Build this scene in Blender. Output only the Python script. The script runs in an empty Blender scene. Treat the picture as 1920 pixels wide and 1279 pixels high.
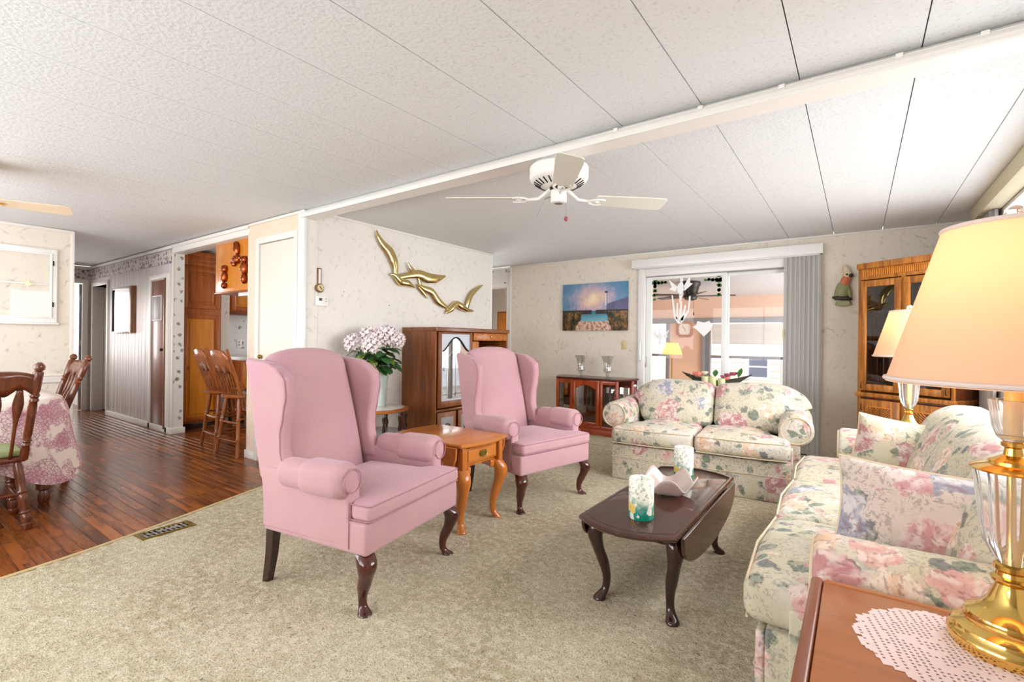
import bpy, bmesh, math, random
from math import sin, cos, pi, radians, sqrt, atan2, tan
from mathutils import Matrix, Vector
random.seed(7)
S = bpy.context.scene
COL = S.collection
# ---------------------------------------------------------------- camera
CAM_H = 1.2
cd = bpy.data.cameras.new('camera')
cd.sensor_fit = 'HORIZONTAL'; cd.sensor_width = 36.0
cd.lens = 36.0 * 905.0 / 1920.0
cd.clip_start = 0.02; cd.clip_end = 200
cam = bpy.data.objects.new('camera', cd); COL.objects.link(cam)
cam.matrix_world = Matrix.Translation((0, 0, CAM_H)) @ Matrix.Rotation(radians(35.63), 4, 'Z') @ Matrix.Rotation(radians(90), 4, 'X') @ Matrix.Rotation(radians(0.65), 4, 'Z')
S.camera = cam
# ---------------------------------------------------------------- world: bright hazy sky
W = bpy.data.worlds.new('sky'); S.world = W; W.use_nodes = True
wn = W.node_tree; wn.nodes.clear()
bgn = wn.nodes.new('ShaderNodeBackground'); wo = wn.nodes.new('ShaderNodeOutputWorld')
bgn.inputs[0].default_value = (0.90, 0.95, 1.0, 1); bgn.inputs[1].default_value = 3.2
wn.links.new(bgn.outputs[0], wo.inputs[0])
S.view_settings.view_transform = 'Standard'; S.view_settings.look = 'None'
S.view_settings.exposure = 0.03; S.view_settings.gamma = 1.0
S.view_settings.use_curve_mapping = False
def area(name, loc, aim, sx, sy, watts, col=(1, 1, 1), spread=180):
    l = bpy.data.lights.new(name, 'AREA'); l.shape = 'RECTANGLE'; l.size = sx; l.size_y = sy
    l.energy = watts; l.color = col; l.spread = radians(spread)
    o = bpy.data.objects.new(name, l); COL.objects.link(o); o.location = loc
    o.rotation_euler = Vector(aim).to_track_quat('-Z', 'Y').to_euler()
    return o
# daylight at the end window and hall doorway, plus added fill lights
area('daylight_end_window', (0.97, 3.55, 1.55), (-1, 0, -0.42), 2.9, 1.35, 62, (0.98, 0.99, 1.0), 130)
area('rear_fill_light_a', (-1.95, -1.36, 1.45), (0, 1, 0), 2.4, 1.4, 47, (0.97, 0.985, 1.0))  # fill light behind the camera, added to brighten the living area
area('rear_fill_light_b', (-4.95, -1.36, 1.45), (0, 1, 0), 2.6, 1.4, 66, (0.97, 0.985, 1.0))  # second added fill, behind the camera on the dining side
area('kitchen_fill_light', (-5.6, 6.02, 1.5), (0, -1, 0), 1.2, 0.9, 45, (1.0, 0.98, 0.95))  # added fill for the kitchen; the wall behind it has no window
area('daylight_hall_room', (-11.6, 1.75, 1.4), (1, 0.3, 0), 0.9, 1.3, 38, (1.0, 0.99, 0.98))

area('hall_fill_light', (-8.3, 1.49, 1.3), (0, 1, -0.45), 1.7, 1.2, 12, (1.0, 0.98, 0.97), 110)  # added out-of-view fill for the hall, in front of a solid wall
area('sunroom_fill_light', (1.62, 7.9, 1.3), (-1, -0.25, 0), 2.8, 1.6, 70, (0.98, 1.0, 1.0))  # added light out of view at the open side, brightens the sunroom
# ---------------------------------------------------------------- objects
def setp(o, label=None, cat=None, group=None, kind=None):
    if label: o['label'] = label
    if cat: o['category'] = cat
    if group: o['group'] = group
    if kind: o['kind'] = kind
    return o
def thing(name, label, cat, loc=(0, 0, 0), rz=0.0, group=None, kind=None):
    o = bpy.data.objects.new(name, None); COL.objects.link(o)
    o.empty_display_size = 0.1
    o.location = loc; o.rotation_euler = (0, 0, radians(rz))
    return setp(o, label, cat, group, kind)
def children(o): return [c for c in bpy.data.objects if c.parent is o]
def copy_tree(o, parent=None):
    kids = children(o)
    c = o.copy(); COL.objects.link(c); c.parent = parent
    for k in kids: copy_tree(k, c)
    return c
class MB:
    """collects geometry; build() links it as one mesh object"""
    def __init__(s, T=None): s.v = []; s.f = []; s.T = T
    def add(s, vs, fs):
        b = len(s.v)
        if s.T is not None: vs = [tuple(s.T @ Vector(p)) for p in vs]
        s.v += [tuple(p) for p in vs]; s.f += [tuple(i + b for i in f) for f in fs]
        return s
    def box(s, x0, x1, y0, y1, z0, z1):
        return s.add([(x0,y0,z0),(x1,y0,z0),(x1,y1,z0),(x0,y1,z0),(x0,y0,z1),(x1,y0,z1),(x1,y1,z1),(x0,y1,z1)],
                     [(0,3,2,1),(4,5,6,7),(0,1,5,4),(1,2,6,5),(2,3,7,6),(3,0,4,7)])
    def rbox(s, x0, x1, y0, y1, z0, z1, r=0.004, seg=1, nd=0, fn=None):
        h = [(x1-x0)/2, (y1-y0)/2, (z1-z0)/2]; c = [(x0+x1)/2, (y0+y1)/2, (z0+z1)/2]
        r = min(r, min(h)*0.999)
        L = []
        for i in range(3):
            a = [-h[i] + r*k/seg for k in range(seg+1)]
            if nd: a += [-h[i]+r + (2*h[i]-2*r)*k/(nd+1) for k in range(1, nd+1)]
            a += [h[i] - r*(seg-k)/seg for k in range(seg+1)]
            L.append(a)
        vs, fs, key = [], [], {}
        def vid(p):
            k = (round(p[0],6), round(p[1],6), round(p[2],6))
            if k in key: return key[k]
            q = [max(-(h[i]-r), min(h[i]-r, p[i])) for i in range(3)]
            d = [p[i]-q[i] for i in range(3)]; n = sqrt(sum(t*t for t in d)) or 1
            o = [q[i] + r*d[i]/n for i in range(3)]
            if fn: o = fn(o[0]/h[0], o[1]/h[1], o[2]/h[2], o)
            key[k] = len(vs); vs.append((o[0]+c[0], o[1]+c[1], o[2]+c[2])); return key[k]
        for ax in range(3):
            u, w = (ax+1) % 3, (ax+2) % 3
            for sgn in (-1, 1):
                for i in range(len(L[u])-1):
                    for j in range(len(L[w])-1):
                        q = []
                        for (a, b) in ((i,j),(i+1,j),(i+1,j+1),(i,j+1)):
                            p = [0,0,0]; p[ax] = sgn*h[ax]; p[u] = L[u][a]; p[w] = L[w][b]
                            q.append(vid(p))
                        if sgn < 0: q.reverse()
                        fs.append(tuple(q))
        return s.add(vs, fs)
    def lathe(s, prof, n=20, cx=0, cy=0, capb=True, capt=True, sq=None):
        vs, fs = [], []
        for (r, z) in prof:
            for k in range(n):
                a = 2*pi*k/n; f = sq(a, z) if sq else 1.0
                vs.append((cx + r*f*cos(a), cy + r*f*sin(a), z))
        for i in range(len(prof)-1):
            for k in range(n):
                k2 = (k+1) % n
                fs.append((i*n+k, i*n+k2, (i+1)*n+k2, (i+1)*n+k))
        if capb: fs.append(tuple(range(n-1, -1, -1)))
        if capt: fs.append(tuple((len(prof)-1)*n + k for k in range(n)))
        return s.add(vs, fs)
    def tube(s, pts, rad, n=8, caps=True, sx=1.0, closed=False, upv=None):
        P = [Vector(p) for p in pts]; m = len(P)
        R = rad if isinstance(rad, (list, tuple)) else [rad]*m
        vs, fs = [], []; prev = None
        for i in range(m):
            if closed: t = P[(i+1) % m] - P[i-1]
            else: t = P[min(i+1, m-1)] - P[max(i-1, 0)]
            if t.length < 1e-9: t = Vector((0,0,1))
            t.normalize()
            if prev is None:
                up = Vector(upv) if upv else (Vector((0,0,1)) if abs(t.z) < 0.9 else Vector((1,0,0)))
                a = t.cross(up).normalized()
            else:
                a = (prev - t*prev.dot(t)); a = a.normalized() if a.length > 1e-6 else t.orthogonal().normalized()
            prev = a; b = t.cross(a)
            for k in range(n):
                g = 2*pi*k/n
                vs.append(tuple(P[i] + (a*cos(g)*sx + b*sin(g))*R[i]))
        for i in range(m if closed else m-1):
            j = (i+1) % m
            for k in range(n):
                k2 = (k+1) % n
                fs.append((i*n+k, i*n+k2, j*n+k2, j*n+k))
        if caps and not closed:
            fs.append(tuple(range(n-1, -1, -1))); fs.append(tuple((m-1)*n+k for k in range(n)))
        return s.add(vs, fs)
    def cyl(s, p0, p1, r0, r1=None, n=12): return s.tube([p0, p1], [r0, r0 if r1 is None else r1], n)
    def prism(s, poly, axis, a0, a1):
        n = len(poly); vs = []
        for a in (a0, a1):
            for (u, w) in poly:
                vs.append({'x': (a,u,w), 'y': (u,a,w), 'z': (u,w,a)}[axis])
        fs = [tuple(range(n)), tuple(range(2*n-1, n-1, -1))] + [(i+n, (i+1) % n+n, (i+1) % n, i) for i in range(n)]
        return s.add(vs, fs)
    def grid(s, fn, nu, nv, wrapu=False):
        vs = [fn(i/nu, j/nv) for j in range(nv+1) for i in range(nu if wrapu else nu+1)]
        w = nu if wrapu else nu+1; fs = []
        for j in range(nv):
            for i in range(nu):
                i2 = (i+1) % w if wrapu else i+1
                fs.append((j*w+i, j*w+i2, (j+1)*w+i2, (j+1)*w+i))
        return s.add(vs, fs)
    def mesh(s, name, mat, smooth=40):
        me = bpy.data.meshes.new(name); me.from_pydata(s.v, [], s.f); me.validate(); 
        bm = bmesh.new(); bm.from_mesh(me); bmesh.ops.recalc_face_normals(bm, faces=bm.faces); bm.to_mesh(me); bm.free()
        if mat: me.materials.append(mat)
        if smooth:
            me.shade_smooth(); me.set_sharp_from_angle(angle=radians(smooth))
        return me
    def build(s, name, mat, parent=None, smooth=40, label=None, cat=None, group=None, kind=None, loc=None, rz=0, bevel=0):
        o = bpy.data.objects.new(name, s.mesh(name, mat, smooth)); COL.objects.link(o)
        if parent is not None: o.parent = parent
        if loc is not None: o.location = loc; o.rotation_euler = (0, 0, radians(rz))
        if bevel:
            b = o.modifiers.new('bevel', 'BEVEL'); b.width = bevel; b.segments = 2; b.limit_method = 'ANGLE'
        return setp(o, label, cat, group, kind)
def part(name, me, parent, loc=(0,0,0), rot=(0,0,0)):
    o = bpy.data.objects.new(name, me); COL.objects.link(o); o.parent = parent
    o.location = loc; o.rotation_euler = rot
    return o
def spline(pts, n=8, closed=False):
    """catmull-rom through points"""
    P = [Vector(p) for p in pts]; m = len(P); out = []
    for i in range(m if closed else m-1):
        p0 = P[i-1] if (i or closed) else P[0]; p1 = P[i]; p2 = P[(i+1) % m]
        p3 = P[(i+2) % m] if closed or i+2 < m else P[m-1]
        for k in range(n):
            t = k/n
            out.append(0.5*((2*p1) + (p2-p0)*t + (2*p0-5*p1+4*p2-p3)*t*t + (3*p1-p0-3*p2+p3)*t**3))
    if not closed: out.append(P[-1])
    return [tuple(p) for p in out]
def cabriole(mb, x, y, h, dx, dy, knee=0.03, rt=0.03, ra=0.014, rf=0.024, n=10):
    """S-curved leg from a square-ish knee down to a pad foot, bowing along (dx,dy)"""
    L = sqrt(dx*dx+dy*dy); dx /= L; dy /= L
    prof = [(1.0, 0.0, rt*0.95), (0.90, knee*0.75, rt*1.05), (0.78, knee, rt*1.0), (0.62, knee*0.62, rt*0.78), (0.45, 0.0, (rt+ra)/2.0),
            (0.28, -knee*0.45, ra*1.12), (0.15, -knee*0.42, ra), (0.085, -knee*0.05, ra*1.25), (0.05, knee*0.28, rf*0.9), (0.022, knee*0.40, rf), (0.0, knee*0.40, rf*0.82)]
    pr = spline([(a, b, c) for a, b, c in prof], 3)
    vs, fs = [], []
    for (t, o, r) in pr:
        for k in range(n):
            a = 2*pi*k/n
            vs.append((x+dx*o+r*cos(a), y+dy*o+r*sin(a), t*h))
    m = len(pr)
    for i in range(m-1):
        for k in range(n):
            k2 = (k+1) % n; fs.append((i*n+k, (i+1)*n+k, (i+1)*n+k2, i*n+k2))
    fs.append(tuple(range(n))); fs.append(tuple((m-1)*n+k for k in range(n-1, -1, -1)))
    return mb.add(vs, fs)
# ---------------------------------------------------------------- materials
class NT:
    def __init__(s, name, rough=0.5, metal=0.0, spec=0.5):
        s.m = bpy.data.materials.new(name); s.m.use_nodes = True; s.t = s.m.node_tree; s.t.nodes.clear()
        s.out = s.t.nodes.new('ShaderNodeOutputMaterial'); s.b = s.t.nodes.new('ShaderNodeBsdfPrincipled')
        s.t.links.new(s.b.outputs[0], s.out.inputs[0])
        s.b.inputs['Roughness'].default_value = rough; s.b.inputs['Metallic'].default_value = metal
        s.b.inputs['Specular IOR Level'].default_value = spec
    def n(s, kind, **kw):
        nd = s.t.nodes.new('ShaderNode'+kind)
        for k, v in kw.items(): setattr(nd, k, v)
        return nd
    def put(s, sock, v):
        if hasattr(v, 'is_output'): s.t.links.new(v, sock)
        elif isinstance(v, (tuple, list)) and len(v) == 3 and sock.type == 'RGBA': sock.default_value = (*v, 1)
        else: sock.default_value = v
    def co(s, scale=(1,1,1), kind='Object', loc=(0,0,0), rot=(0,0,0)):
        c = s.n('TexCoord'); mp = s.n('Mapping')
        s.t.links.new(c.outputs[kind], mp.inputs[0])
        mp.inputs['Scale'].default_value = scale; mp.inputs['Location'].default_value = loc; mp.inputs['Rotation'].default_value = rot
        return mp.outputs[0]
    def noise(s, v, scale=5, detail=3, rough=0.5, out=0, dist=0.0):
        t = s.n('TexNoise'); s.put(t.inputs['Vector'], v); t.inputs['Scale'].default_value = scale
        t.inputs['Detail'].default_value = detail; t.inputs['Roughness'].default_value = rough; t.inputs['Distortion'].default_value = dist
        return t.outputs[out]
    def vor(s, v, scale=5, feature='F1', rand=1.0):
        t = s.n('TexVoronoi', feature=feature); s.put(t.inputs['Vector'], v); t.inputs['Scale'].default_value = scale
        t.inputs['Randomness'].default_value = rand
        return t
    def wave(s, v, scale=5, dist=2, detail=2, bands='X', dscale=1.0):
        t = s.n('TexWave', wave_type='BANDS', bands_direction=bands); s.put(t.inputs['Vector'], v)
        t.inputs['Scale'].default_value = scale; t.inputs['Distortion'].default_value = dist; t.inputs['Detail'].default_value = detail
        t.inputs['Detail Scale'].default_value = dscale
        return t.outputs['Fac']
    def ma(s, op, a, b=0.0, c=0.0, clamp=False):
        t = s.n('Math', operation=op, use_clamp=clamp)
        s.put(t.inputs[0], a); s.put(t.inputs[1], b); s.put(t.inputs[2], c)
        return t.outputs[0]
    def vm(s, op, a, b=(0,0,0), sc=None):
        t = s.n('VectorMath', operation=op); s.put(t.inputs[0], a); s.put(t.inputs[1], b)
        if sc is not None: s.put(t.inputs['Scale'], sc)
        return t.outputs[0]
    def ramp(s, f, stops, interp='LINEAR'):
        t = s.n('ValToRGB'); s.put(t.inputs[0], f); e = t.color_ramp.elements; t.color_ramp.interpolation = interp
        while len(e) < len(stops): e.new(0.5)
        for i, (p, c) in enumerate(stops):
            e[i].position = p; e[i].color = (c, c, c, 1) if not isinstance(c, (tuple, list)) else (*c, 1)
        return t.outputs[0]
    def sm(s, f, a, b):
        t = s.n('MapRange', interpolation_type='SMOOTHSTEP'); s.put(t.inputs[0], f)
        t.inputs[1].default_value = a; t.inputs[2].default_value = b; return t.outputs[0]
    def mix(s, f, a, b, mode='MIX'):
        t = s.n('Mix', data_type='RGBA', blend_type=mode); s.put(t.inputs[0], f); s.put(t.inputs[6], a); s.put(t.inputs[7], b)
        return t.outputs[2]
    def xyz(s, v):
        t = s.n('SeparateXYZ'); s.put(t.inputs[0], v); return t.outputs
    def col(s, v): s.put(s.b.inputs['Base Color'], v); return s
    def bump(s, h, strength=0.3, dist=0.01):
        t = s.n('Bump'); s.put(t.inputs['Height'], h); t.inputs['Strength'].default_value = strength; t.inputs['Distance'].default_value = dist
        s.t.links.new(t.outputs[0], s.b.inputs['Normal']); return s
def srgb(r, g, b):
    f = lambda c: c/12.92 if c <= 0.04045 else ((c+0.055)/1.055)**2.4
    return (f(r/255), f(g/255), f(b/255))
MT = {}
def plain(name, c, rough=0.5, metal=0.0, spec=0.5, bump=0, bscale=200, trans=0, ior=1.45, vary=0.0):
    t = NT(name, rough, metal, spec)
    if vary: t.col(t.mix(t.noise(t.co(), 9, 3), tuple(x*(1-vary) for x in c), tuple(min(1, x*(1+vary)) for x in c)))
    else: t.col(c)
    if trans: t.b.inputs['Transmission Weight'].default_value = trans; t.b.inputs['IOR'].default_value = ior
    if bump: t.bump(t.noise(t.co(), bscale, 2), bump, 0.003)
    MT[name] = t.m; return t.m
def wood(name, dark, light, axis='z', rough=0.35, scale=1.0, coat=0.0, contrast=1.0, rnd=0.0):
    t = NT(name, rough)
    sc = {'x': (1.2, 14, 14), 'y': (14, 1.2, 14), 'z': (14, 14, 1.2)}[axis]
    v = t.co(tuple(k*scale for k in sc))
    if rnd:
        oi = t.n('ObjectInfo'); v = t.vm('ADD', v, t.vm('SCALE', (13.1, 7.7, 3.3), sc=t.ma('MULTIPLY', oi.outputs['Random'], 20.0)))
    a = t.noise(v, 1.6, 6, 0.62, dist=0.6); b = t.noise(v, 9.0, 3, 0.6)
    f = t.ma('ADD', t.ma('MULTIPLY', a, 0.8), t.ma('MULTIPLY', b, 0.25))
    w = 0.17/contrast
    c = t.mix(t.sm(f, 0.52-w, 0.52+w), dark, light)
    if rnd:
        hs = t.n('HueSaturation'); t.put(hs.inputs['Color'], c)
        t.put(hs.inputs['Value'], t.ma('MULTIPLY_ADD', oi.outputs['Random'], rnd, 1.0-rnd*0.55)); c = hs.outputs[0]
    t.col(c)
    t.b.inputs['Coat Weight'].default_value = coat; t.b.inputs['Coat Roughness'].default_value = 0.08
    t.bump(b, 0.06, 0.002)
    MT[name] = t.m; return t.m
def glassy(name, col=(1,1,1), rough=0.0, tint=0.12):
    """thin window glass: mostly clear with mirror-like reflections"""
    m = bpy.data.materials.new(name); m.use_nodes = True; t = m.node_tree; t.nodes.clear()
    o = t.nodes.new('ShaderNodeOutputMaterial'); mx = t.nodes.new('ShaderNodeMixShader')
    tr = t.nodes.new('ShaderNodeBsdfTransparent'); gl = t.nodes.new('ShaderNodeBsdfGlossy'); fr = t.nodes.new('ShaderNodeFresnel')
    ad = t.nodes.new('ShaderNodeMath'); ad.operation = 'ADD'; ad.inputs[1].default_value = tint; ad.use_clamp = True
    tr.inputs[0].default_value = (*col, 1); gl.inputs['Roughness'].default_value = rough; fr.inputs[0].default_value = 1.45
    mx.inputs[0].default_value = tint
    t.links.new(tr.outputs[0], mx.inputs[1]); t.links.new(gl.outputs[0], mx.inputs[2]); t.links.new(mx.outputs[0], o.inputs[0])
    MT[name] = m; return m
def floral(name, base, seed=0.0, fs=5.0, strength=1.0, pink=srgb(196,140,140), cov=0.0):
    t = NT(name, 0.85, spec=0.2)
    v = t.co(loc=(seed, seed*0.7, seed*0.3))
    wv = t.vm('ADD', v, t.vm('SCALE', t.vm('SUBTRACT', t.noise(v, 9, 3, out=1), (0.5,0.5,0.5)), sc=0.10))
    V1 = t.vor(wv, fs); d1 = V1.outputs['Distance']; c1 = t.xyz(V1.outputs['Color'])
    pet = t.noise(v, 38, 3, 0.6)
    d1p = t.ma('ADD', d1, t.ma('MULTIPLY', t.ma('SUBTRACT', pet, 0.5), 0.45))
    fl = t.ma('MULTIPLY', t.ma('SUBTRACT', 1.0, t.sm(d1p, 0.38+cov, 0.46+cov)), t.sm(c1[0], 0.15-cov, 0.20-cov))
    fcol = t.ramp(c1[1], [(0.0, pink), (0.30, srgb(214,165,158)), (0.52, srgb(222,188,160)), (0.70, srgb(188,128,132)), (0.86, srgb(150,152,170))], 'CONSTANT')
    fcol = t.mix(t.sm(t.noise(wv, 24, 2), 0.42, 0.62), fcol, t.mix(0.65, fcol, (0.86,0.80,0.74)))
    fcol = t.mix(t.ma('MULTIPLY', t.sm(t.noise(wv, 55, 2), 0.55, 0.66), 0.55), fcol, srgb(140,86,88))
    # leaves ring around the flowers
    V2 = t.vor(t.vm('ADD', wv, (0.31,0.17,0.77)), fs*2.3); d2 = V2.outputs['Distance']; c2 = t.xyz(V2.outputs['Color'])
    near = t.ma('SUBTRACT', 1.0, t.sm(d1, 0.60, 0.80))
    lf = t.ma('MULTIPLY', t.ma('MULTIPLY', t.ma('SUBTRACT', 1.0, t.sm(t.ma('ADD', d2, t.ma('MULTIPLY', t.ma('SUBTRACT', pet, 0.5), 0.5)), 0.36, 0.45)), near), t.sm(c2[0], 0.22, 0.27))
    lcol = t.ramp(c2[1], [(0.0, srgb(112,128,112)), (0.35, srgb(138,146,136)), (0.6, srgb(104,112,118)), (0.8, srgb(150,158,132))], 'CONSTANT')
    lcol = t.mix(t.sm(t.noise(v, 60, 2), 0.5, 0.62), lcol, srgb(84,90,88))
    # fine sprigs
    sp = t.ma('MULTIPLY', t.sm(t.noise(wv, 70, 2, 0.7), 0.53, 0.58), t.sm(t.noise(v, 5.5, 2), 0.34, 0.46))
    c = t.mix(t.ma('MULTIPLY', sp, 0.55*strength), base, srgb(136,130,128))
    c = t.mix(t.ma('MULTIPLY', t.sm(t.noise(v, 3.1, 2), 0.5, 0.7), 0.35), c, srgb(232,226,226))
    c = t.mix(t.ma('MULTIPLY', lf, 0.85*strength), c, lcol)
    c = t.mix(t.ma('MULTIPLY', fl, 0.92*strength), c, fcol)
    t.col(c).bump(t.noise(v, 500, 2), 0.12, 0.002)
    t.b.inputs['Sheen Weight'].default_value = 0.1
    MT[name] = t.m; return t.m
def wallpaper(name, base, mark, amt=0.5, rough=0.6):
    t = NT(name, rough, spec=0.25)
    v = t.co()
    w = t.vm('ADD', v, t.vm('SCALE', t.vm('SUBTRACT', t.noise(v, 5, 2, out=1), (0.5,0.5,0.5)), sc=0.22))
    V = t.vor(t.vm('MULTIPLY', w, (1.25, 1.25, 0.66)), 10.0); d = V.outputs['Distance']; c = t.xyz(V.outputs['Color'])
    st = t.ma('MULTIPLY', t.ma('SUBTRACT', 1.0, t.sm(t.ma('ADD', d, t.ma('MULTIPLY', t.ma('SUBTRACT', t.noise(v, 30, 3, 0.7), 0.5), 0.6)), 0.18, 0.36)), t.sm(c[0], 0.1, 0.3))
    st = t.ma('MULTIPLY', st, t.sm(t.noise(v, 60, 3, 0.7), 0.40, 0.66))
    cl = t.sm(t.noise(v, 2.2, 3), 0.35, 0.7)
    cc = t.mix(t.ma('MULTIPLY', cl, 0.35), base, tuple(x*0.90 for x in base))
    cc = t.mix(t.ma('MULTIPLY', st, amt*0.45), cc, mark)
    x, y, z = t.xyz(v); p = t.ma('ADD', x, y)
    for ang, sd in ((0.9, 0.0), (-0.5, 7.3), (1.35, 3.9)):
        u_ = t.ma('ADD', t.ma('MULTIPLY', p, cos(ang)), t.ma('MULTIPLY', z, sin(ang)))
        w_ = t.ma('ADD', t.ma('MULTIPLY', p, -sin(ang)), t.ma('MULTIPLY', z, cos(ang)))
        cv = t.n('CombineXYZ'); t.put(cv.inputs[0], t.ma('MULTIPLY', u_, 8.5)); t.put(cv.inputs[1], t.ma('MULTIPLY', w_, 22.0)); cv.inputs[2].default_value = sd
        sk = t.ma('MULTIPLY', t.sm(t.noise(cv.outputs[0], 1.0, 4, 0.65), 0.57, 0.80), t.sm(t.noise(t.vm('ADD', v, (sd, sd, sd)), 3.6, 2), 0.44, 0.56))
        cc = t.mix(t.ma('MULTIPLY', sk, amt*1.3), cc, mark)
    t.col(cc).bump(t.noise(v, 120, 2), 0.08, 0.002)
    MT[name] = t.m; return t.m
def motif_paper(name, base, dark, scale, thr=0.3, dens=0.45, vec=(1,1,1), rough=0.6):
    """kitchen paper: small scattered grey motifs"""
    t = NT(name, rough, spec=0.25); v = t.co(vec)
    V = t.vor(v, scale, rand=0.55); d = V.outputs['Distance']; c = t.xyz(V.outputs['Color'])
    m = t.ma('SUBTRACT', 1.0, t.sm(t.ma('ADD', d, t.ma('MULTIPLY', t.ma('SUBTRACT', t.noise(v, scale*6, 2, 0.7), 0.5), 0.7)), thr-0.08, thr+0.02))
    m = t.ma('MULTIPLY', m, t.sm(c[0], 1-dens-0.05, 1-dens))
    t.col(t.mix(t.ma('MULTIPLY', m, 0.85), base, t.mix(c[1], dark, srgb(150,120,112))))
    MT[name] = t.m; return t.m

plain('white_paint', srgb(236,231,224), 0.45, vary=0.02)
plain('white_gloss', srgb(240,238,234), 0.25)
plain('cream_door', srgb(233,224,213), 0.42, vary=0.015)
plain('beam_paint', srgb(238,233,227), 0.4, vary=0.015)
plain('black', srgb(18,17,16), 0.5)
plain('dark_gap', srgb(46,38,32), 0.9)
plain('vinyl_white', srgb(238,238,235), 0.3)
plain('blind_vinyl', srgb(214,212,208), 0.45, vary=0.02)
plain('almond', srgb(214,196,146), 0.4)
plain('glass_body', (1,1,1), 0.02, trans=1.0, ior=1.5)
plain('crystal', (0.97,0.98,1.0), 0.02, trans=0.86, ior=1.46)
glassy('pane', tint=0.012); glassy('cabinet_glass', (0.93,0.94,0.93), tint=0.05); glassy('mirror_pane', (1,1,1), tint=0.95)
glassy('dark_cabinet_glass', (0.62,0.60,0.58), tint=0.08); glassy('bookcase_glass', (0.5,0.5,0.5), tint=0.42)
glassy('hurricane', (0.90,0.90,0.89), 0.02, 0.16)
plain('mirror', (0.92,0.92,0.93), 0.01, metal=1.0)
plain('brass', srgb(226,182,96), 0.16, metal=1.0)
plain('brass_polished', srgb(232,196,112), 0.10, metal=1.0)
plain('old_brass', srgb(150,132,70), 0.38, metal=1.0, vary=0.2)
plain('gold_foil', srgb(228,204,140), 0.13, metal=1.0)
plain('copper', srgb(176,92,54), 0.3, metal=1.0, vary=0.5, bump=1.0, bscale=60)
plain('dark_bronze', srgb(52,46,44), 0.35, metal=0.4)
plain('steel', srgb(190,190,188), 0.3, metal=1.0)
plain('pull_dark', srgb(60,44,28), 0.4, metal=0.7)
plain('fan_white', srgb(240,238,232), 0.35)
plain('fan_blade_white', srgb(226,224,212), 0.4)
plain('fan_blade_cream', srgb(236,214,184), 0.4)
plain('rose_knob', srgb(150,70,80), 0.4)
plain('cotton', srgb(243,222,222), 0.85, bump=0.3, bscale=400)
plain('vase_ceramic', srgb(206,222,218), 0.12)
plain('leaf_green', srgb(52,98,44), 0.5, vary=0.45)
plain('leaf_light', srgb(118,142,54), 0.5, vary=0.35)
plain('petal_white', srgb(240,226,226), 0.7, vary=0.04)
plain('petal_pink', srgb(232,128,116), 0.6, vary=0.15)
plain('petal_mauve', srgb(168,82,104), 0.6, vary=0.2)
plain('petal_cream', srgb(238,214,182), 0.6, vary=0.05)
plain('wicker_dark', srgb(52,50,38), 0.6, vary=0.3)
plain('candle_green', srgb(206,208,160), 0.4)
plain('candle_white', srgb(244,240,224), 0.4)
plain('marble_white', srgb(232,226,218), 0.2, vary=0.03)
plain('marble_grey', srgb(176,180,184), 0.18, vary=0.06)
plain('seat_green', srgb(150,160,112), 0.8, vary=0.08)
plain('peach_wall', srgb(240,204,182), 0.7)
plain('sun_ceiling', srgb(236,234,236), 0.7)
plain('sun_floor', srgb(170,160,150), 0.6)
plain('frame_grey', srgb(150,148,152), 0.5)
plain('siding', srgb(214,196,180), 0.7)
plain('roof_light', srgb(228,222,216), 0.8, vary=0.05)
plain('grass', srgb(206,204,204), 0.9, vary=0.05)
plain('pane_dark', srgb(96,100,114), 0.3)
plain('tree_leaf', srgb(88,108,62), 0.8, vary=0.3)
plain('drape_grey', srgb(176,170,168), 0.8, vary=0.05)
plain('valance_beige', srgb(196,188,160), 0.8, vary=0.05)
plain('clock_face', srgb(240,234,222), 0.5)
plain('parrot_green', srgb(150,152,108), 0.5, vary=0.18)
plain('parrot_orange', srgb(212,120,84), 0.5, vary=0.1)
plain('parrot_cream', srgb(224,204,176), 0.5)
plain('parrot_dark', srgb(52,44,42), 0.5)
plain('decal_white', srgb(250,250,250), 0.5)
plain('ivy', srgb(70,118,50), 0.6, vary=0.3)
plain('lcd', srgb(60,66,60), 0.3)
plain('frost', srgb(196,200,210), 0.35)
plain('led_black', srgb(30,30,34), 0.3)
plain('counter_white', srgb(228,228,226), 0.3)
plain('photo_grey', srgb(150,142,140), 0.5, vary=0.3)
wood('oak_orange', srgb(150,78,14), srgb(200,116,30), 'z', 0.34, 1.0, 0.25)
wood('oak_orange_x', srgb(150,78,14), srgb(200,116,30), 'x', 0.34, 1.0, 0.25)
wood('kitchen_oak', srgb(138,66,12), srgb(184,98,24), 'z', 0.34, 0.9, 0.2, 0.8)
wood('kitchen_oak_light', srgb(196,112,22), srgb(222,142,40), 'z', 0.34, 0.9, 0.2, 0.7)
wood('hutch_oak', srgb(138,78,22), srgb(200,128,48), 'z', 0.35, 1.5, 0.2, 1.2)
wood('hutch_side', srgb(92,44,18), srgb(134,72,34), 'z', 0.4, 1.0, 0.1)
wood('walnut_case', srgb(104,50,14), srgb(146,82,32), 'z', 0.4, 0.8, 0.1, 0.9)
wood('walnut_case_y', srgb(104,52,18), srgb(150,88,40), 'y', 0.3, 0.8, 0.3, 0.9)
wood('maple_table', srgb(176,96,30), srgb(206,128,54), 'x', 0.26, 0.7, 0.4, 0.6)
wood('maple_leg', srgb(168,90,26), srgb(200,120,46), 'z', 0.28, 0.8, 0.3, 0.6)
wood('side_table', srgb(158,90,36), srgb(184,112,52), 'x', 0.3, 0.55, 0.3, 0.55)
wood('side_table_edge', srgb(120,60,30), srgb(146,78,40), 'y', 0.3, 0.6, 0.3, 0.6)
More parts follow.
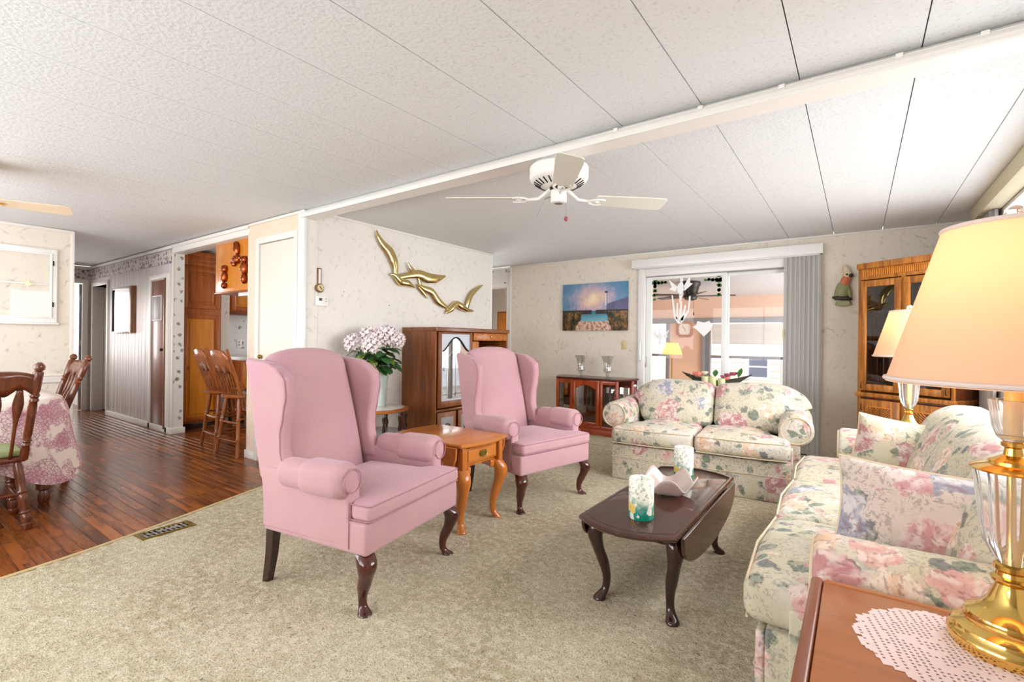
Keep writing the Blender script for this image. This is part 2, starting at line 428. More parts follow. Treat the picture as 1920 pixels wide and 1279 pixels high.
wood('mahogany', srgb(52,18,12), srgb(84,32,22), 'z', 0.16, 0.8, 0.5, 0.7)
wood('mahogany_dark', srgb(46,21,14), srgb(76,38,26), 'y', 0.10, 0.7, 0.6, 0.7)
wood('mahogany_leg', srgb(34,14,12), srgb(56,24,19), 'z', 0.16, 0.8, 0.5, 0.7)
wood('cherry', srgb(134,42,12), srgb(184,78,28), 'z', 0.28, 0.9, 0.3, 0.7)
wood('cherry_dark', srgb(60,20,12), srgb(92,34,18), 'x', 0.3, 0.9, 0.3, 0.7)
wood('dining_wood', srgb(78,34,16), srgb(122,60,30), 'z', 0.25, 1.2, 0.4, 0.8)
wood('stool_oak', srgb(112,54,18), srgb(166,92,38), 'z', 0.3, 1.2, 0.3, 0.9)
wood('door_brown', srgb(98,52,36), srgb(136,82,62), 'z', 0.4, 0.8, 0.1)
wood('hall_panel', srgb(206,196,194), srgb(224,216,214), 'z', 0.5, 0.8, 0.0, 0.8)
wood('frame_brown', srgb(96,60,34), srgb(140,94,58), 'z', 0.4, 1.0)
wood('floor_plank', srgb(80,40,14), srgb(154,86,38), 'x', 0.24, 0.75, 0.0, 1.0, rnd=0.6)
MT['floor_plank'].node_tree.nodes['Principled BSDF'].inputs['Specular IOR Level'].default_value = 0.42
wallpaper('wallpaper', srgb(232,222,208), srgb(156,146,128), 0.6)
wallpaper('wallpaper_bird', srgb(236,231,224), srgb(168,164,152), 0.6)
wallpaper('wallpaper_peach', srgb(236,214,192), srgb(196,168,146), 0.5)
motif_paper('paper_motif', srgb(230,227,220), srgb(86,88,86), 11, 0.26, 0.55)
motif_paper('paper_backsplash', srgb(222,222,222), srgb(90,92,92), 9, 0.30, 0.6)
motif_paper('paper_border', srgb(210,202,198), srgb(54,46,44), 17, 0.50, 1.0)
# chair fabric: dusty pink twill
t = NT('pink_fabric', 0.78, spec=0.25); v = t.co()
f = t.noise(t.co((1,1,1)), 6, 3)
c = t.mix(t.ma('MULTIPLY', t.sm(f, 0.35, 0.7), 0.5), srgb(189,147,154), srgb(195,156,153))
st = t.wave(t.co(), 22, 0.3, 1, 'Y')
c = t.mix(t.ma('MULTIPLY', st, 0.10), c, srgb(172,120,134))
t.col(c).bump(t.noise(v, 420, 2), 0.15, 0.002); t.b.inputs['Sheen Weight'].default_value = 0.25; t.b.inputs['Sheen Tint'].default_value = (1, .85, .95, 1)
MT['pink_fabric'] = t.m
plain('pink_welt', srgb(172,124,136), 0.8)
floral('floral_love', srgb(206,196,174), 3.1, 5.4, 1.0, srgb(190,136,136), 0.02)
floral('floral_sofa', srgb(200,191,166), 8.7, 6.0, 0.95)
floral('floral_pillow', srgb(214,197,186), 1.4, 5.0, 0.95, srgb(204,148,150), 0.10)
floral('floral_pillow_b', srgb(204,196,170), 6.6, 5.4, 0.95, srgb(200,146,146), 0.03)
plain('piping', srgb(214,196,168), 0.8)
plain('dust_lace', srgb(222,214,216), 0.85, vary=0.06)
# popcorn ceiling
t = NT('ceiling_tex', 0.9, spec=0.1); v = t.co()
n1 = t.noise(v, 70, 3, 0.7); n2 = t.vor(v, 55).outputs['Distance']
t.col(t.mix(t.ma('MULTIPLY', t.sm(n1, 0.30, 0.46), 1.0), srgb(210,211,211), srgb(227,229,230)))
t.bump(t.ma('ADD', n1, t.ma('MULTIPLY', n2, 0.6)), 0.35, 0.006); MT['ceiling_tex'] = t.m
# carpet
t = NT('carpet', 0.95, spec=0.08); v = t.co()
big = t.noise(v, 1.6, 4, 0.6); mid = t.noise(v, 28, 4, 0.7); fine = t.noise(v, 150, 3, 0.75)
c = t.mix(t.sm(big, 0.35, 0.65), srgb(188,174,144), srgb(210,198,170))
c = t.mix(t.sm(mid, 0.40, 0.66), c, srgb(226,215,190))
c = t.mix(t.ma('MULTIPLY', t.ma('SUBTRACT', 1.0, t.sm(fine, 0.36, 0.52)), 0.65), c, srgb(118,102,78))
c = t.mix(t.ma('MULTIPLY', t.ma('SUBTRACT', 1.0, t.sm(t.noise(v, 34, 4, 0.8), 0.31, 0.40)), 0.75), c, srgb(92,80,62))
t.col(c).bump(t.ma('ADD', t.ma('MULTIPLY', fine, 0.7), mid), 0.9, 0.012); MT['carpet'] = t.m
# tablecloth lace
t = NT('cloth_lace', 0.85, spec=0.15); v = t.co()
z = t.xyz(v)[2]
V = t.vor(v, 46); e = t.vor(v, 46, 'DISTANCE_TO_EDGE').outputs['Distance']
net = t.ma('SUBTRACT', 1.0, t.sm(e, 0.05, 0.11))
body = srgb(238,226,216)
pink = t.mix(t.sm(t.noise(v, 5, 2), 0.4, 0.6), srgb(206,150,164), srgb(232,206,206))
c = t.mix(t.ma('MULTIPLY', net, 0.7), pink, srgb(150,104,118))
c = t.mix(t.sm(t.noise(v, 7, 2), 0.52, 0.56), c, body)
t.col(t.mix(t.sm(z, 0.735, 0.752), c, body)); MT['cloth_lace'] = t.m
# lamp shade
def shade_mat(name, c, tr=0.5):
    m = bpy.data.materials.new(name); m.use_nodes = True; tt = m.node_tree; tt.nodes.clear()
    o = tt.nodes.new('ShaderNodeOutputMaterial'); mx = tt.nodes.new('ShaderNodeMixShader')
    d = tt.nodes.new('ShaderNodeBsdfDiffuse'); tr_ = tt.nodes.new('ShaderNodeBsdfTranslucent')
    d.inputs[0].default_value = (*c, 1); tr_.inputs[0].default_value = (*c, 1); mx.inputs[0].default_value = tr
    tt.links.new(d.outputs[0], mx.inputs[1]); tt.links.new(tr_.outputs[0], mx.inputs[2]); tt.links.new(mx.outputs[0], o.inputs[0])
    MT[name] = m; return m
shade_mat('lamp_shade', srgb(246,220,194), 0.5)
shade_mat('blind_vinyl', srgb(232,230,226), 0.35)
shade_mat('lamp_shade_yellow', srgb(248,206,120), 0.55)
plain('shade_trim', srgb(226,208,200), 0.7)
def glow(name, c, e):
    t = NT(name, 0.5); t.col(c); t.b.inputs['Emission Color'].default_value = (*c, 1); t.b.inputs['Emission Strength'].default_value = e
    MT[name] = t.m; return t.m
glow('tube_light', (1.0, 0.97, 0.9), 2.0)
plain('candle_tube', srgb(250,206,120), 0.4)
# pillar candles with printed flowers near the foot
t = NT('candle_print', 0.35); v = t.co(); z = t.xyz(v)[2]
V = t.vor(t.vm('ADD', v, t.vm('SCALE', t.noise(v, 30, 2, out=1), sc=0.02)), 26); cc = t.xyz(V.outputs['Color'])
pr = t.ramp(cc[0], [(0.0, srgb(20,140,120)), (0.3, srgb(236,232,220)), (0.5, srgb(226,196,110)), (0.66, srgb(40,150,130)), (0.8, srgb(240,236,226))], 'CONSTANT')
m1 = t.ma('MULTIPLY', t.ma('SUBTRACT', 1.0, t.sm(t.ma('ADD', z, t.ma('MULTIPLY', t.noise(v, 14, 2), 0.12)), 0.10, 0.15)), 1.0)
tw = t.ma('MULTIPLY', t.sm(t.noise(v, 70, 2, 0.7), 0.54, 0.58), 0.55)
t.col(t.mix(m1, t.mix(tw, srgb(240,240,226), srgb(120,128,120)), pr)); MT['candle_print'] = t.m
# shell bowl glass
t = NT('bowl_glass', 0.12); t.col(srgb(226,206,200)); t.b.inputs['Transmission Weight'].default_value = 0.35; MT['bowl_glass'] = t.m
# ---------------------------------------------------------------- the room
XR, YS, YM, XB, YR = 0.87, 6.08, 2.40, -4.0, -1.36     # end wall, side wall, middle wall, bird wall, rear wall
ZC = 2.36
def zc(y): return ZC if y > 2.44 else 2.35 + 0.017*(y-2.42)
def struct(name, mb, mat, parent=None, label=None, smooth=30):
    o = mb.build(name, MT[mat], parent, smooth)
    if parent is None:
        o['kind'] = 'structure'
        if label: o['label'] = label
    return o
def on_screen(p):
    x, y, z = p[0], p[1], p[2]-CAM_H; a = radians(35.63)
    d = -x*sin(a)+y*cos(a); u = x*cos(a)+y*sin(a)
    return d > 0.3 and abs(u/d)*905 < 980 and abs(z/d)*905 < 650, d
# --- wooden floor: planks running along x
CB = spline([(-3.17,-1.36,0), (-3.28,-0.35,0), (-3.42,0.51,0), (-3.55,1.03,0), (-3.87,1.94,0), (-4.0,2.40,0)], 6)
def carpet_x(y):
    if y >= 2.40: return XB if y < 5.15 else -5.0
    for a, b in zip(CB, CB[1:]):
        if a[1] <= y <= b[1]: return a[0] + (b[0]-a[0])*(y-a[1])/max(1e-6, b[1]-a[1])
    return CB[0][0]
fl = struct('floor', MB().box(-12.6, XR+0.1, YR-0.1, YS+0.1, -0.06, -0.012), 'dark_gap', label='reddish brown wood plank floor of the dining side and hall')
PWD = 0.066
lens = [0.34, 0.42, 0.50, 0.58, 0.66]
def plank_mesh(L, w=PWD-0.0012, c=0.0012, z0=-0.011):
    return MB().add([(0,0,z0),(L,0,z0),(L,w,z0),(0,w,z0),(0,0,-c),(L,0,-c),(L,w,-c),(0,w,-c),(c,c,0),(L-c,c,0),(L-c,w-c,0),(c,w-c,0)],
        [(0,1,5,4),(1,2,6,5),(2,3,7,6),(3,0,4,7),(4,5,9,8),(5,6,10,9),(6,7,11,10),(7,4,8,11),(8,9,10,11)])
pm = {L: plank_mesh(L-0.0012).mesh('plank', MT['floor_plank'], 0) for L in lens}
planks = []
row = 0; y = -1.30
while y < 3.1:
    x = -11.0 - random.random()*0.5
    while x < carpet_x(min(y, 2.39)) + 0.05:
        L = random.choice(lens)
        ymid, xmid = y+PWD/2, x+L/2
        if x > -4.1 and y > 2.36: break
        lim = carpet_x(min(y, 2.39)) + 0.06
        vis, d = on_screen((xmid, ymid, 0))
        planks.append((d if vis else 99+d, x, y, L)); x += L
    y += PWD; row += 1
planks.sort()
for d, x, y, L in planks[:300]: part('plank', pm[L], fl, (x, y, 0))
rest = MB()
for d, x, y, L in planks[300:]:
    m = plank_mesh(L-0.0012); rest.add([(a+x, b+y, c) for a, b, c in m.v], m.f)
o = rest.build('plank_run', MT['floor_plank'], fl, 0); o['kind'] = 'stuff'
# --- carpet
random.seed(3)
NY, NX = 360, 230
def cp(u, v):
    y = YR + (YS-YR)*v; x0 = carpet_x(y); x = x0 + (XR-x0)*u
    n = (sin(x*91.7+y*37.1)+sin(y*83.3-x*47.9)+sin(x*171+y*143)+sin(x*23.0-y*31.0))*0.0009 + random.uniform(-.0018, .0018)
    e = min(1.0, (x-x0)/0.035) if y < 2.4 else 1.0
    return (x, y, -0.004 + 0.009*max(0.0, e)**0.5 + n)
cr = struct('floor_carpet', MB().grid(cp, NX, NY), 'carpet', label='beige grey cut pile carpet of the living area', smooth=0)
cr.data.shade_smooth()
struct('trim_1', MB().tube([(p[0]-0.004, p[1], 0.0) for p in CB], 0.009, 6), 'almond', label='thin tan edge strip between carpet and wood floor')
# --- ceiling panels, 16 inch wide
bk = struct('ceiling', MB().add([(-12.2,YR,zc(YR)+0.03),(XR,YR,zc(YR)+0.03),(XR,2.42,ZC+0.02),(XR,YS,ZC+0.03),(-12.2,YS,ZC+0.03),(-12.2,2.42,ZC+0.02)], [(0,1,2,5),(5,2,3,4)]), 'dark_gap', label='white textured panel ceiling with fine seams')
def panel(x0, x1, y0, y1):
    g = 0.0022 if x1 > -1.7 else 0.0008
    z0, z1 = zc(y0), zc(y1)
    return MB().add([(x0+g,y0,z0),(x1-g,y0,z0),(x1-g,y1,z1),(x0+g,y1,z1),(x0+g,y0,z0+.012),(x1-g,y0,z0+.012),(x1-g,y1,z1+.012),(x0+g,y1,z1+.012)],
        [(0,3,2,1),(4,5,6,7),(0,1,5,4),(1,2,6,5),(2,3,7,6),(3,0,4,7)])
k = 0; x1 = 0.19+2*0.4064
while x1 > -12.0:
    x0 = x1-0.4064
    a, b = x0, min(x1, XR)
    panel(a, b, YR, 2.43).build('ceiling_panel', MT['ceiling_tex'], bk, 0)
    if x1 > -7.9: panel(a, b, 2.441, YS).build('ceiling_panel', MT['ceiling_tex'], bk, 0)
    x1 = x0
# --- ridge beam with moulding and wire raceway
bm_ = MB().prism([(2.445,2.352),(2.415,2.345),(2.385,2.318),(2.378,2.300),(2.372,2.298),(2.370,2.27),(2.495,2.268),(2.50,2.285),(2.512,2.36)], 'x', -4.03, XR)
beam = struct('trim_2', bm_, 'beam_paint', label='white ridge beam with moulding running across the ceiling')
MB().prism([(2.366,2.268),(2.375,2.268),(2.375,2.278),(2.366,2.278)], 'x', -3.98, XR).build('bead', MT['white_gloss'], beam)
rw = MB().tube([(-1.25,2.392,2.322), (-0.6,2.39,2.320), (0.0,2.391,2.321), (XR,2.389,2.318)], 0.005, 6)
rw.build('raceway', MT['white_gloss'], beam)
for x in (-1.05, -0.62, -0.28, 0.12, 0.36): MB().rbox(x-.012, x+.012, 2.378, 2.396, 2.312, 2.330, 0.002).build('clip', MT['white_gloss'], beam)
# --- middle wall: hall part with vertical boards
hw = struct('wall_hall', MB().box(-9.32, -6.88, YM+0.012, YM+0.12, 0, 2.33).box(-10.25, -9.32, YM+0.012, YM+0.12, 2.0, 2.33).box(-10.25, -10.06, YM+0.012, YM+0.12, 0, 2.33), 'dark_gap', label='white panelled hall wall')
bd = MB(); x = -9.30
while x < -6.90:
    w = random.choice((0.05, 0.10, 0.10, 0.15)); w = min(w, -6.885-x)
    bd.rbox(x+.0015, x+w-.0015, YM, YM+.012, 0.06, 2.125, 0.002); x += w
o = bd.build('paneling', MT['hall_panel'], hw); o['kind'] = 'stuff'
MB().box(-10.25, -9.30, YM, YM+.012, 2.0, 2.125).build('head_panel', MT['hall_panel'], hw)
MB().box(-10.25, -6.88, YM-.002, YM+.011, 2.122, 2.30).build('wallpaper_border', MT['paper_border'], hw)
MB().rbox(-10.25, -6.88, YM-.006, YM+.01, 2.285, 2.30, .003).rbox(-10.25, -6.88, YM-.004, YM+.01, 2.118, 2.124, .002).build('border_edge', MT['frame_grey'], hw)
MB().rbox(-10.25, -6.88, YM-.02, YM+.01, 2.298, 2.335, .006).build('cove_strip', MT['white_paint'], hw)
MB().box(-6.885, -6.876, YM, YM+.125, 0, 2.33).build('end_paper', MT['paper_motif'], hw)
MB().rbox(-6.90, -6.872, YM-.006, YM+.012, 0.06, 2.33, .004).build('corner_bead', MT['white_paint'], hw)
struct('baseboard_hall', MB().rbox(-9.30, -6.862, YM-.018, YM+.0, 0, .075, .006).rbox(-6.878, -6.858, YM-.018, YM+.145, 0, .075, .006), 'white_paint')
# header above the kitchen opening, closet block beyond it
hd = struct('wall_header', MB().box(-6.88, -4.98, YM, YM+.12, 2.25, 2.34), 'beam_paint', label='white header over the kitchen opening')
MB().rbox(-6.88, -4.98, YM-.02, YM+.0, 2.30, 2.338, .005).rbox(-6.88, -4.98, YM-.012, YM+.13, 2.235, 2.252, .004).build('moulding', MT['white_paint'], hd)
cw = struct('wall_closet', MB().box(-4.98, -4.80, YM, YM+.12, 0, 2.34).box(-4.09, XB-.022, YM, YM+.12, 0, 2.34).box(-4.80, -4.09, YM, YM+.12, 2.13, 2.34), 'wallpaper_peach', label='wallpapered closet front between kitchen opening and living room')
MB().rbox(-4.98, -4.03, YM-.014, YM, 2.318, 2.343, .004).build('cove_strip', MT['white_paint'], cw)
MB().rbox(-4.085, -3.985, YM-.012, YM+.02, 0, 2.345, .006).build('corner_post', MT['white_gloss'], cw)
MB().rbox(-4.995, -4.975, YM-.006, YM+.125, 0, 2.25, .004).build('jamb', MT['white_paint'], cw)
struct('baseboard_closet', MB().rbox(-5.0, -4.80, YM-.018, YM, 0, .08, .006).rbox(-5.01, -4.992, YM-.018, YM+.13, 0, .08, .006), 'white_paint')
d1 = struct('door_1', MB().rbox(-4.755, -4.14, YM-.004, YM+.03, .03, 2.112, .004), 'cream_door', label='plain cream closet door')
MB().rbox(-4.815, -4.757, YM-.022, YM+.02, 0, 2.175, .005).rbox(-4.137, -4.079, YM-.022, YM+.02, 0, 2.175, .005).rbox(-4.757, -4.137, YM-.022, YM+.02, 2.118, 2.175, .005).build('door_casing', MT['white_paint'], d1)
MB().lathe([(.006,0),(.018,.004),(.022,.022),(.014,.034),(.004,.036)], 12).build('knob', MT['old_brass'], d1, loc=(-4.71, YM-.004, 1.02)).rotation_euler = (pi/2, 0, 0)
for z in (1.86, 1.80): MB().rbox(-4.142, -4.134, YM-.012, YM, z, z+.035, .002).build('hinge', MT['dark_bronze'], d1)
# brown hall door (narrow, with small picture vent)
d2 = struct('door_2', MB().rbox(-7.55, -7.085, YM-.006, YM+.02, .045, 1.93, .004), 'door_brown', label='narrow brown hall closet door with louvre insert')
MB().rbox(-7.085, -7.05, YM-.03, YM+.02, .045, 1.94, .003).build('stile', MT['frame_brown'], d2)
MB().rbox(-7.62, -7.55, YM-.018, YM+.02, .0, 2.0, .004).rbox(-7.05, -6.99, YM-.018, YM+.02, 0, 2.0, .004).rbox(-7.55, -7.05, YM-.018, YM+.02, 1.945, 2.0, .004).build('door_casing', MT['white_paint'], d2)
MB().rbox(-7.485, -7.205, YM-.014, YM-.004, 1.425, 1.72, .003).build('insert_panel', MT['photo_grey'], d2)
MB().rbox(-7.50, -7.485, YM-.018, YM-.004, 1.41, 1.735, .002).rbox(-7.205, -7.19, YM-.018, YM-.004, 1.41, 1.735, .002).rbox(-7.485, -7.205, YM-.018, YM-.004, 1.72, 1.735, .002).rbox(-7.485, -7.205, YM-.018, YM-.004, 1.41, 1.425, .002).build('insert_frame', MT['hall_panel'], d2)
MB().lathe([(.008,0),(.016,.01),(.02,.03),(.01,.04)], 10).build('knob', MT['dark_bronze'], d2, loc=(-7.15, YM-.006, 1.04)).rotation_euler = (pi/2, 0, 0)
# open doorway at the end of the hall wall, room behind
d3 = struct('door_3', MB().rbox(-10.10, -10.04, YM-.02, YM+.13, 0, 2.06, .004).rbox(-9.35, -9.29, YM-.02, YM+.13, 0, 2.06, .004).rbox(-10.04, -9.35, YM-.02, YM+.13, 2.0, 2.06, .004), 'white_paint', label='white cased doorway off the hall into a dark room')
MB().rbox(-10.03, -9.99, YM+.13, YM+.80, .01, 1.99, .003).build('door_leaf', MT['white_paint'], d3)
struct('wall_bedroom', MB().box(-10.6, -9.0, 3.6, 3.65, 0, 2.33).box(-10.6, -10.55, 2.52, 3.6, 0, 2.33).box(-9.05, -9.0, 2.52, 3.6, 0, 2.33), 'door_brown', label='brown panelled room seen through the hall doorway')
# hall end wall with the lit doorway
he = struct('wall_hall_end', MB().box(-10.3, -10.2, 1.40, 2.40, 2.06, 2.33).box(-10.3, -10.2, 2.33, 2.42, 0, 2.06), 'white_paint', label='hall end wall around an open lit doorway')
MB().box(-10.2, -10.19, 1.40, 2.40, 2.122, 2.285).build('wallpaper_border', MT['paper_border'], he)
d4 = struct('door_4', MB().rbox(-10.2, -10.17, 2.29, 2.36, 0, 2.10, .004).rbox(-10.2, -10.17, 1.4, 2.29, 2.05, 2.10, .004), 'white_paint', label='white door casing at the end of the hall')
MB().rbox(-10.24, -10.20, 2.255, 2.29, .01, 2.04, .003).build('door_leaf', MT['frame_grey'], d4)
for z in (.35, 1.05, 1.78): MB().rbox(-10.20, -10.192, 2.262, 2.282, z, z+.09, .001).build('hinge', MT['steel'], d4)
struct('wall_bathroom', MB().box(-11.9, -11.85, 1.0, 2.9, 0, 2.33).box(-11.9, -10.3, 2.42, 2.47, 0, 2.33).box(-11.9,-10.3,0.95,1.0,0,2.33), 'white_gloss', label='white bathroom wall beyond the hall')
# left dining wall
lw = struct('wall_left', MB().box(-6.97, -6.87, YR, 1.47, 0, 2.33), 'wallpaper', label='cream wallpapered dining room wall')
MB().rbox(-6.872, -6.852, YR, 1.47, 2.295, 2.325, .004).build('cove_strip', MT['white_paint'], lw)
MB().rbox(-6.875, -6.858, 1.445, 1.475, 0, 2.32, .004).build('corner_bead', MT['white_paint'], lw)
MB().rbox(-6.872, -6.852, YR, 1.445, .775, .79, .003).rbox(-6.872, -6.858, YR, 1.445, .735, .775, .003).rbox(-6.872, -6.852, YR, 1.445, .71, .735, .003).build('chair_rail', MT['white_paint'], lw)
struct('baseboard_left', MB().rbox(-6.872, -6.852, YR, 1.475, 0, .075, .005), 'white_paint')
struct('wall_hall_left', MB().box(-10.25, -6.97, 1.37, 1.47, 0, 2.33), 'white_paint', label='near side wall of the hall')
# bird wall
bw = struct('wall_bird', MB().box(XB-.1, XB, YM+.12, 5.10, 0, ZC).box(XB-.02, XB, YM+.02, YM+.12, 0, ZC), 'wallpaper_bird', label='off white wallpapered partition wall with the gold birds')
MB().rbox(XB-.002, XB+.014, 2.50, 5.10, ZC-.022, ZC, .004).build('cove_strip', MT['white_paint'], bw)
MB().rbox(XB-.104, XB+.006, 5.085, 5.108, 0, ZC-.005, .004).build('corner_bead', MT['white_gloss'], bw)
MB().rbox(XB-.002, XB+.005, 2.515, 2.535, 0, ZC-.02, .002).build('seam_strip', MT['wallpaper_bird'], bw)
for (yy, zz) in ((2.81, 1.653), (3.362, 1.558)): MB().lathe([(.004,0),(.005,.003),(.003,.006)], 8).build('nail', MT['black'], bw, loc=(XB, yy, zz)).rotation_euler = (0, pi/2, 0)
# side wall with the sliding door opening
sw = struct('wall_side', MB().box(-4.39, -2.26, YS, YS+.12, 0, ZC).box(-0.42, XR+.1, YS, YS+.12, 0, ZC).box(-2.26, -0.42, YS, YS+.12, 2.06, ZC), 'wallpaper', label='cream wallpapered side wall with the sliding door')
MB().rbox(-4.39, XR, YS-.014, YS, ZC-.02, ZC, .004).build('cove_strip', MT['white_paint'], sw)
MB().rbox(-4.415, -4.375, YS-.012, YS+.02, 0, ZC-.005, .004).build('corner_bead', MT['white_paint'], sw)
# kitchen side of that wall: border and cased opening
kw = struct('wall_utility', MB().box(-5.35, -4.40, YS+.02, YS+.12, 2.10, ZC).box(-7.8, -5.30, YS, YS+.12, 0, ZC), 'paper_motif', label='patterned kitchen wallpaper beside the utility doorway')
d5 = struct('door_5', MB().rbox(-4.475, -4.40, YS, YS+.12, 0, 2.10, .004).rbox(-5.30, -4.475, YS, YS+.12, 2.035, 2.10, .004).rbox(-5.38,-5.30,YS-.01,YS+.12,0,2.10,.004), 'white_paint', label='white cased doorway to the utility room')
MB().rbox(-4.50, -4.475, YS+.03, YS+.14, 0, 2.035, .003).build('door_edge', MT['frame_brown'], d5)
struct('wall_utility_back', MB().box(-6.1, -6.0, YS+.12, 7.75, 0, 2.36).box(-6.0, -4.3, 7.7, 7.75, 0, 2.36).box(-4.3, -4.2, YS+.12, 7.75, 0, 2.36).box(-6.1,-4.2,YS+.12,7.75,2.36,2.40), 'wallpaper', label='utility room walls beyond the doorway')
ub = thing('utility_cabinet', 'white wall cupboard hanging above a brown wooden chest in the utility room', 'cabinet', (-5.02, 7.68, 0))
MB().rbox(-.42, .42, -.34, 0, 1.80, 2.30, .004).build('body', MT['white_gloss'], ub)
MB().rbox(-.40, .40, -.355, -.342, 1.82, 2.28, .003).build('door', MT['white_gloss'], ub)
uc = thing('wooden_chest', 'brown wooden chest of drawers under the white utility cupboard', 'chest', (-4.98, 7.60, 0))
MB().rbox(-.45, .45, -.5, 0, 0, 1.74, .005).build('body', MT['kitchen_oak'], uc)
for z in (.1, .51, .92, 1.33): MB().rbox(-.42, .42, -.515, -.50, z, z+.38, .004).build('drawer', MT['kitchen_oak_light'], uc)
# end wall with the big window behind the sofa
ew = struct('wall_right', MB().box(XR, XR+.1, YR, 2.0, 0, ZC).box(XR, XR+.1, 5.08, YS+.1, 0, ZC).box(XR, XR+.1, 2.0, 5.08, 0, .83).box(XR, XR+.1, 2.0, 5.08, 2.26, ZC), 'wallpaper', label='end wall around the wide window')
w1 = struct('window_1', MB().rbox(XR+.0, XR+.06, 2.0, 2.05, .83, 2.26, .003).rbox(XR, XR+.06, 5.03, 5.08, .83, 2.26, .003).rbox(XR, XR+.06, 2.05, 5.03, .83, .88, .003).rbox(XR, XR+.06, 2.05, 5.03, 2.21, 2.26, .003).rbox(XR, XR+.06, 3.52, 3.56, .88, 2.21, .003), 'vinyl_white', label='wide white framed window behind the sofa')
MB().box(XR+.03, XR+.034, 2.05, 5.03, .88, 2.21).build('pane', MT['pane'], w1)
struct('wall_rear', MB().box(-12.2, -6.3, YR-.1, YR, 0, 2.36).box(-3.6, -3.2, YR-.1, YR, .72, 2.18).box(-.7, XR+.1, YR-.1, YR, 0, 2.36).box(-6.3, -.7, YR-.1, YR, 0, .72).box(-6.3, -.7, YR-.1, YR, 2.18, 2.36), 'wallpaper', label='rear wall with two added wide windows')
for i, (a, b) in enumerate(((-3.2, -.7), (-6.3, -3.6))):  # unseen windows, put in to go with the rear fill lights
    struct('window_%d' % (i+2), MB().rbox(a, a+.05, YR-.06, YR+.01, .72, 2.18, .003).rbox(b-.05, b, YR-.06, YR+.01, .72, 2.18, .003).rbox(a, b, YR-.06, YR+.01, .72, .77, .003).rbox(a, b, YR-.06, YR+.01, 2.13, 2.18, .003).rbox((a+b)/2-.02, (a+b)/2+.02, YR-.06, YR+.01, .77, 2.13, .003), 'vinyl_white', label=('added wide window in the unseen rear wall beside the end wall', 'added wide window in the unseen rear wall by the dining table')[i])
# --- kitchen shell
kb = struct('wall_kitchen', MB().box(-7.75, -7.65, 2.52, YS, 0, ZC), 'paper_backsplash', label='kitchen wall with grey floral wallpaper')
struct('wall_pier', MB().box(-7.65, -7.30, 3.12, 3.25, 0, ZC-.02), 'paper_motif', label='narrow wallpapered pier beside the pantry')
# ---------------------------------------------------------------- sliding door, valance, blinds
w = struct('window_4', MB().rbox(-2.33, -2.24, YS-.025, YS+.03, 0, 2.15, .005).rbox(-.44, -.36, YS-.02, YS+.03, 0, 2.15, .005).rbox(-2.24, -.44, YS-.025, YS+.03, 2.05, 2.15, .005), 'white_gloss', label='white sliding glass patio door')
MB().rbox(-2.24, -2.165, YS+.02, YS+.06, .03, 2.04, .004).rbox(-1.32, -1.265, YS+.02, YS+.06, .03, 2.04, .004).rbox(-2.165, -1.32, YS+.02, YS+.06, 2.005, 2.05, .004).rbox(-2.165, -1.32, YS+.02, YS+.06, .03, .12, .004).build('sliding_sash', MT['vinyl_white'], w)
MB().rbox(-1.30, -1.245, YS+.065, YS+.10, .03, 2.04, .004).rbox(-.50, -.44, YS+.065, YS+.10, .03, 2.04, .004).rbox(-1.245, -.50, YS+.065, YS+.10, 2.0, 2.05, .004).rbox(-1.245, -.50, YS+.065, YS+.10, .03, .12, .004).build('fixed_sash', MT['vinyl_white'], w)
MB().rbox(-2.24, -.44, YS+.015, YS+.11, 2.04, 2.06, .003).rbox(-2.24, -.44, YS+.015, YS+.11, 0, .03, .003).build('track', MT['frame_grey'], w)
MB().box(-2.165, -1.32, YS+.038, YS+.042, .12, 2.005).build('pane', MT['pane'], w)
MB().box(-1.245, -.50, YS+.08, YS+.084, .12, 2.0).build('pane', MT['pane'], w)
MB().tube([(-2.285,YS-.03,.965),(-2.285,YS-.062,.975),(-2.285,YS-.066,1.09),(-2.285,YS-.062,1.205),(-2.285,YS-.03,1.215)], .010, 8).build('handle', MT['white_gloss'], w)
MB().rbox(-2.243, -2.228, YS+.0, YS+.03, .88, 1.02, .003).build('lock_plate', MT['steel'], w)
# corner ivy stickers and white bird and flower decals on the glass
def flat(pts, y0, y1): return MB().prism(pts, 'y', y0, y1)
def deco(name, label, polys, mat, y=YS+.034):
    t = thing(name, label, 'decal', (0, y, 0), 0, 'stickers on the patio door glass')
    for p in polys: MB().prism(p, 'y', 0, .0025).build('leaf' if mat == 'ivy' else 'feather', MT[mat], t, 0)
    return t
def leafp(x, z, a, L, wd):
    ca, sa = cos(a), sin(a)
    return [(x+ca*u-sa*v, z+sa*u+ca*v) for u, v in ((0,0),(L*.35,wd),(L*.7,wd*.8),(L,0),(L*.7,-wd*.8),(L*.35,-wd))]
def ivy_polys(x0, z0, sx, n=9):
    out = []
    for k in range(n):
        out.append(leafp(x0+sx*.022*k, z0-.01-.004*(k % 3), (-1.2 if k % 2 else -2.0), .060-.003*k, .024))
        out.append(leafp(x0+sx*(.008+.006*(k % 3)), z0-.022*k*1.3, (-.3 if sx > 0 else pi+.3)+(.8 if k % 2 else -.8), .060-.003*k, .024))
    return out
deco('ivy_decal', 'green ivy leaf sticker in the pane corner next to the white door handle', ivy_polys(-2.16, 2.0, 1), 'ivy')
deco('ivy_decal', 'green ivy leaf sticker in the pane corner by the middle door stile', ivy_polys(-1.325, 2.0, -1), 'ivy')
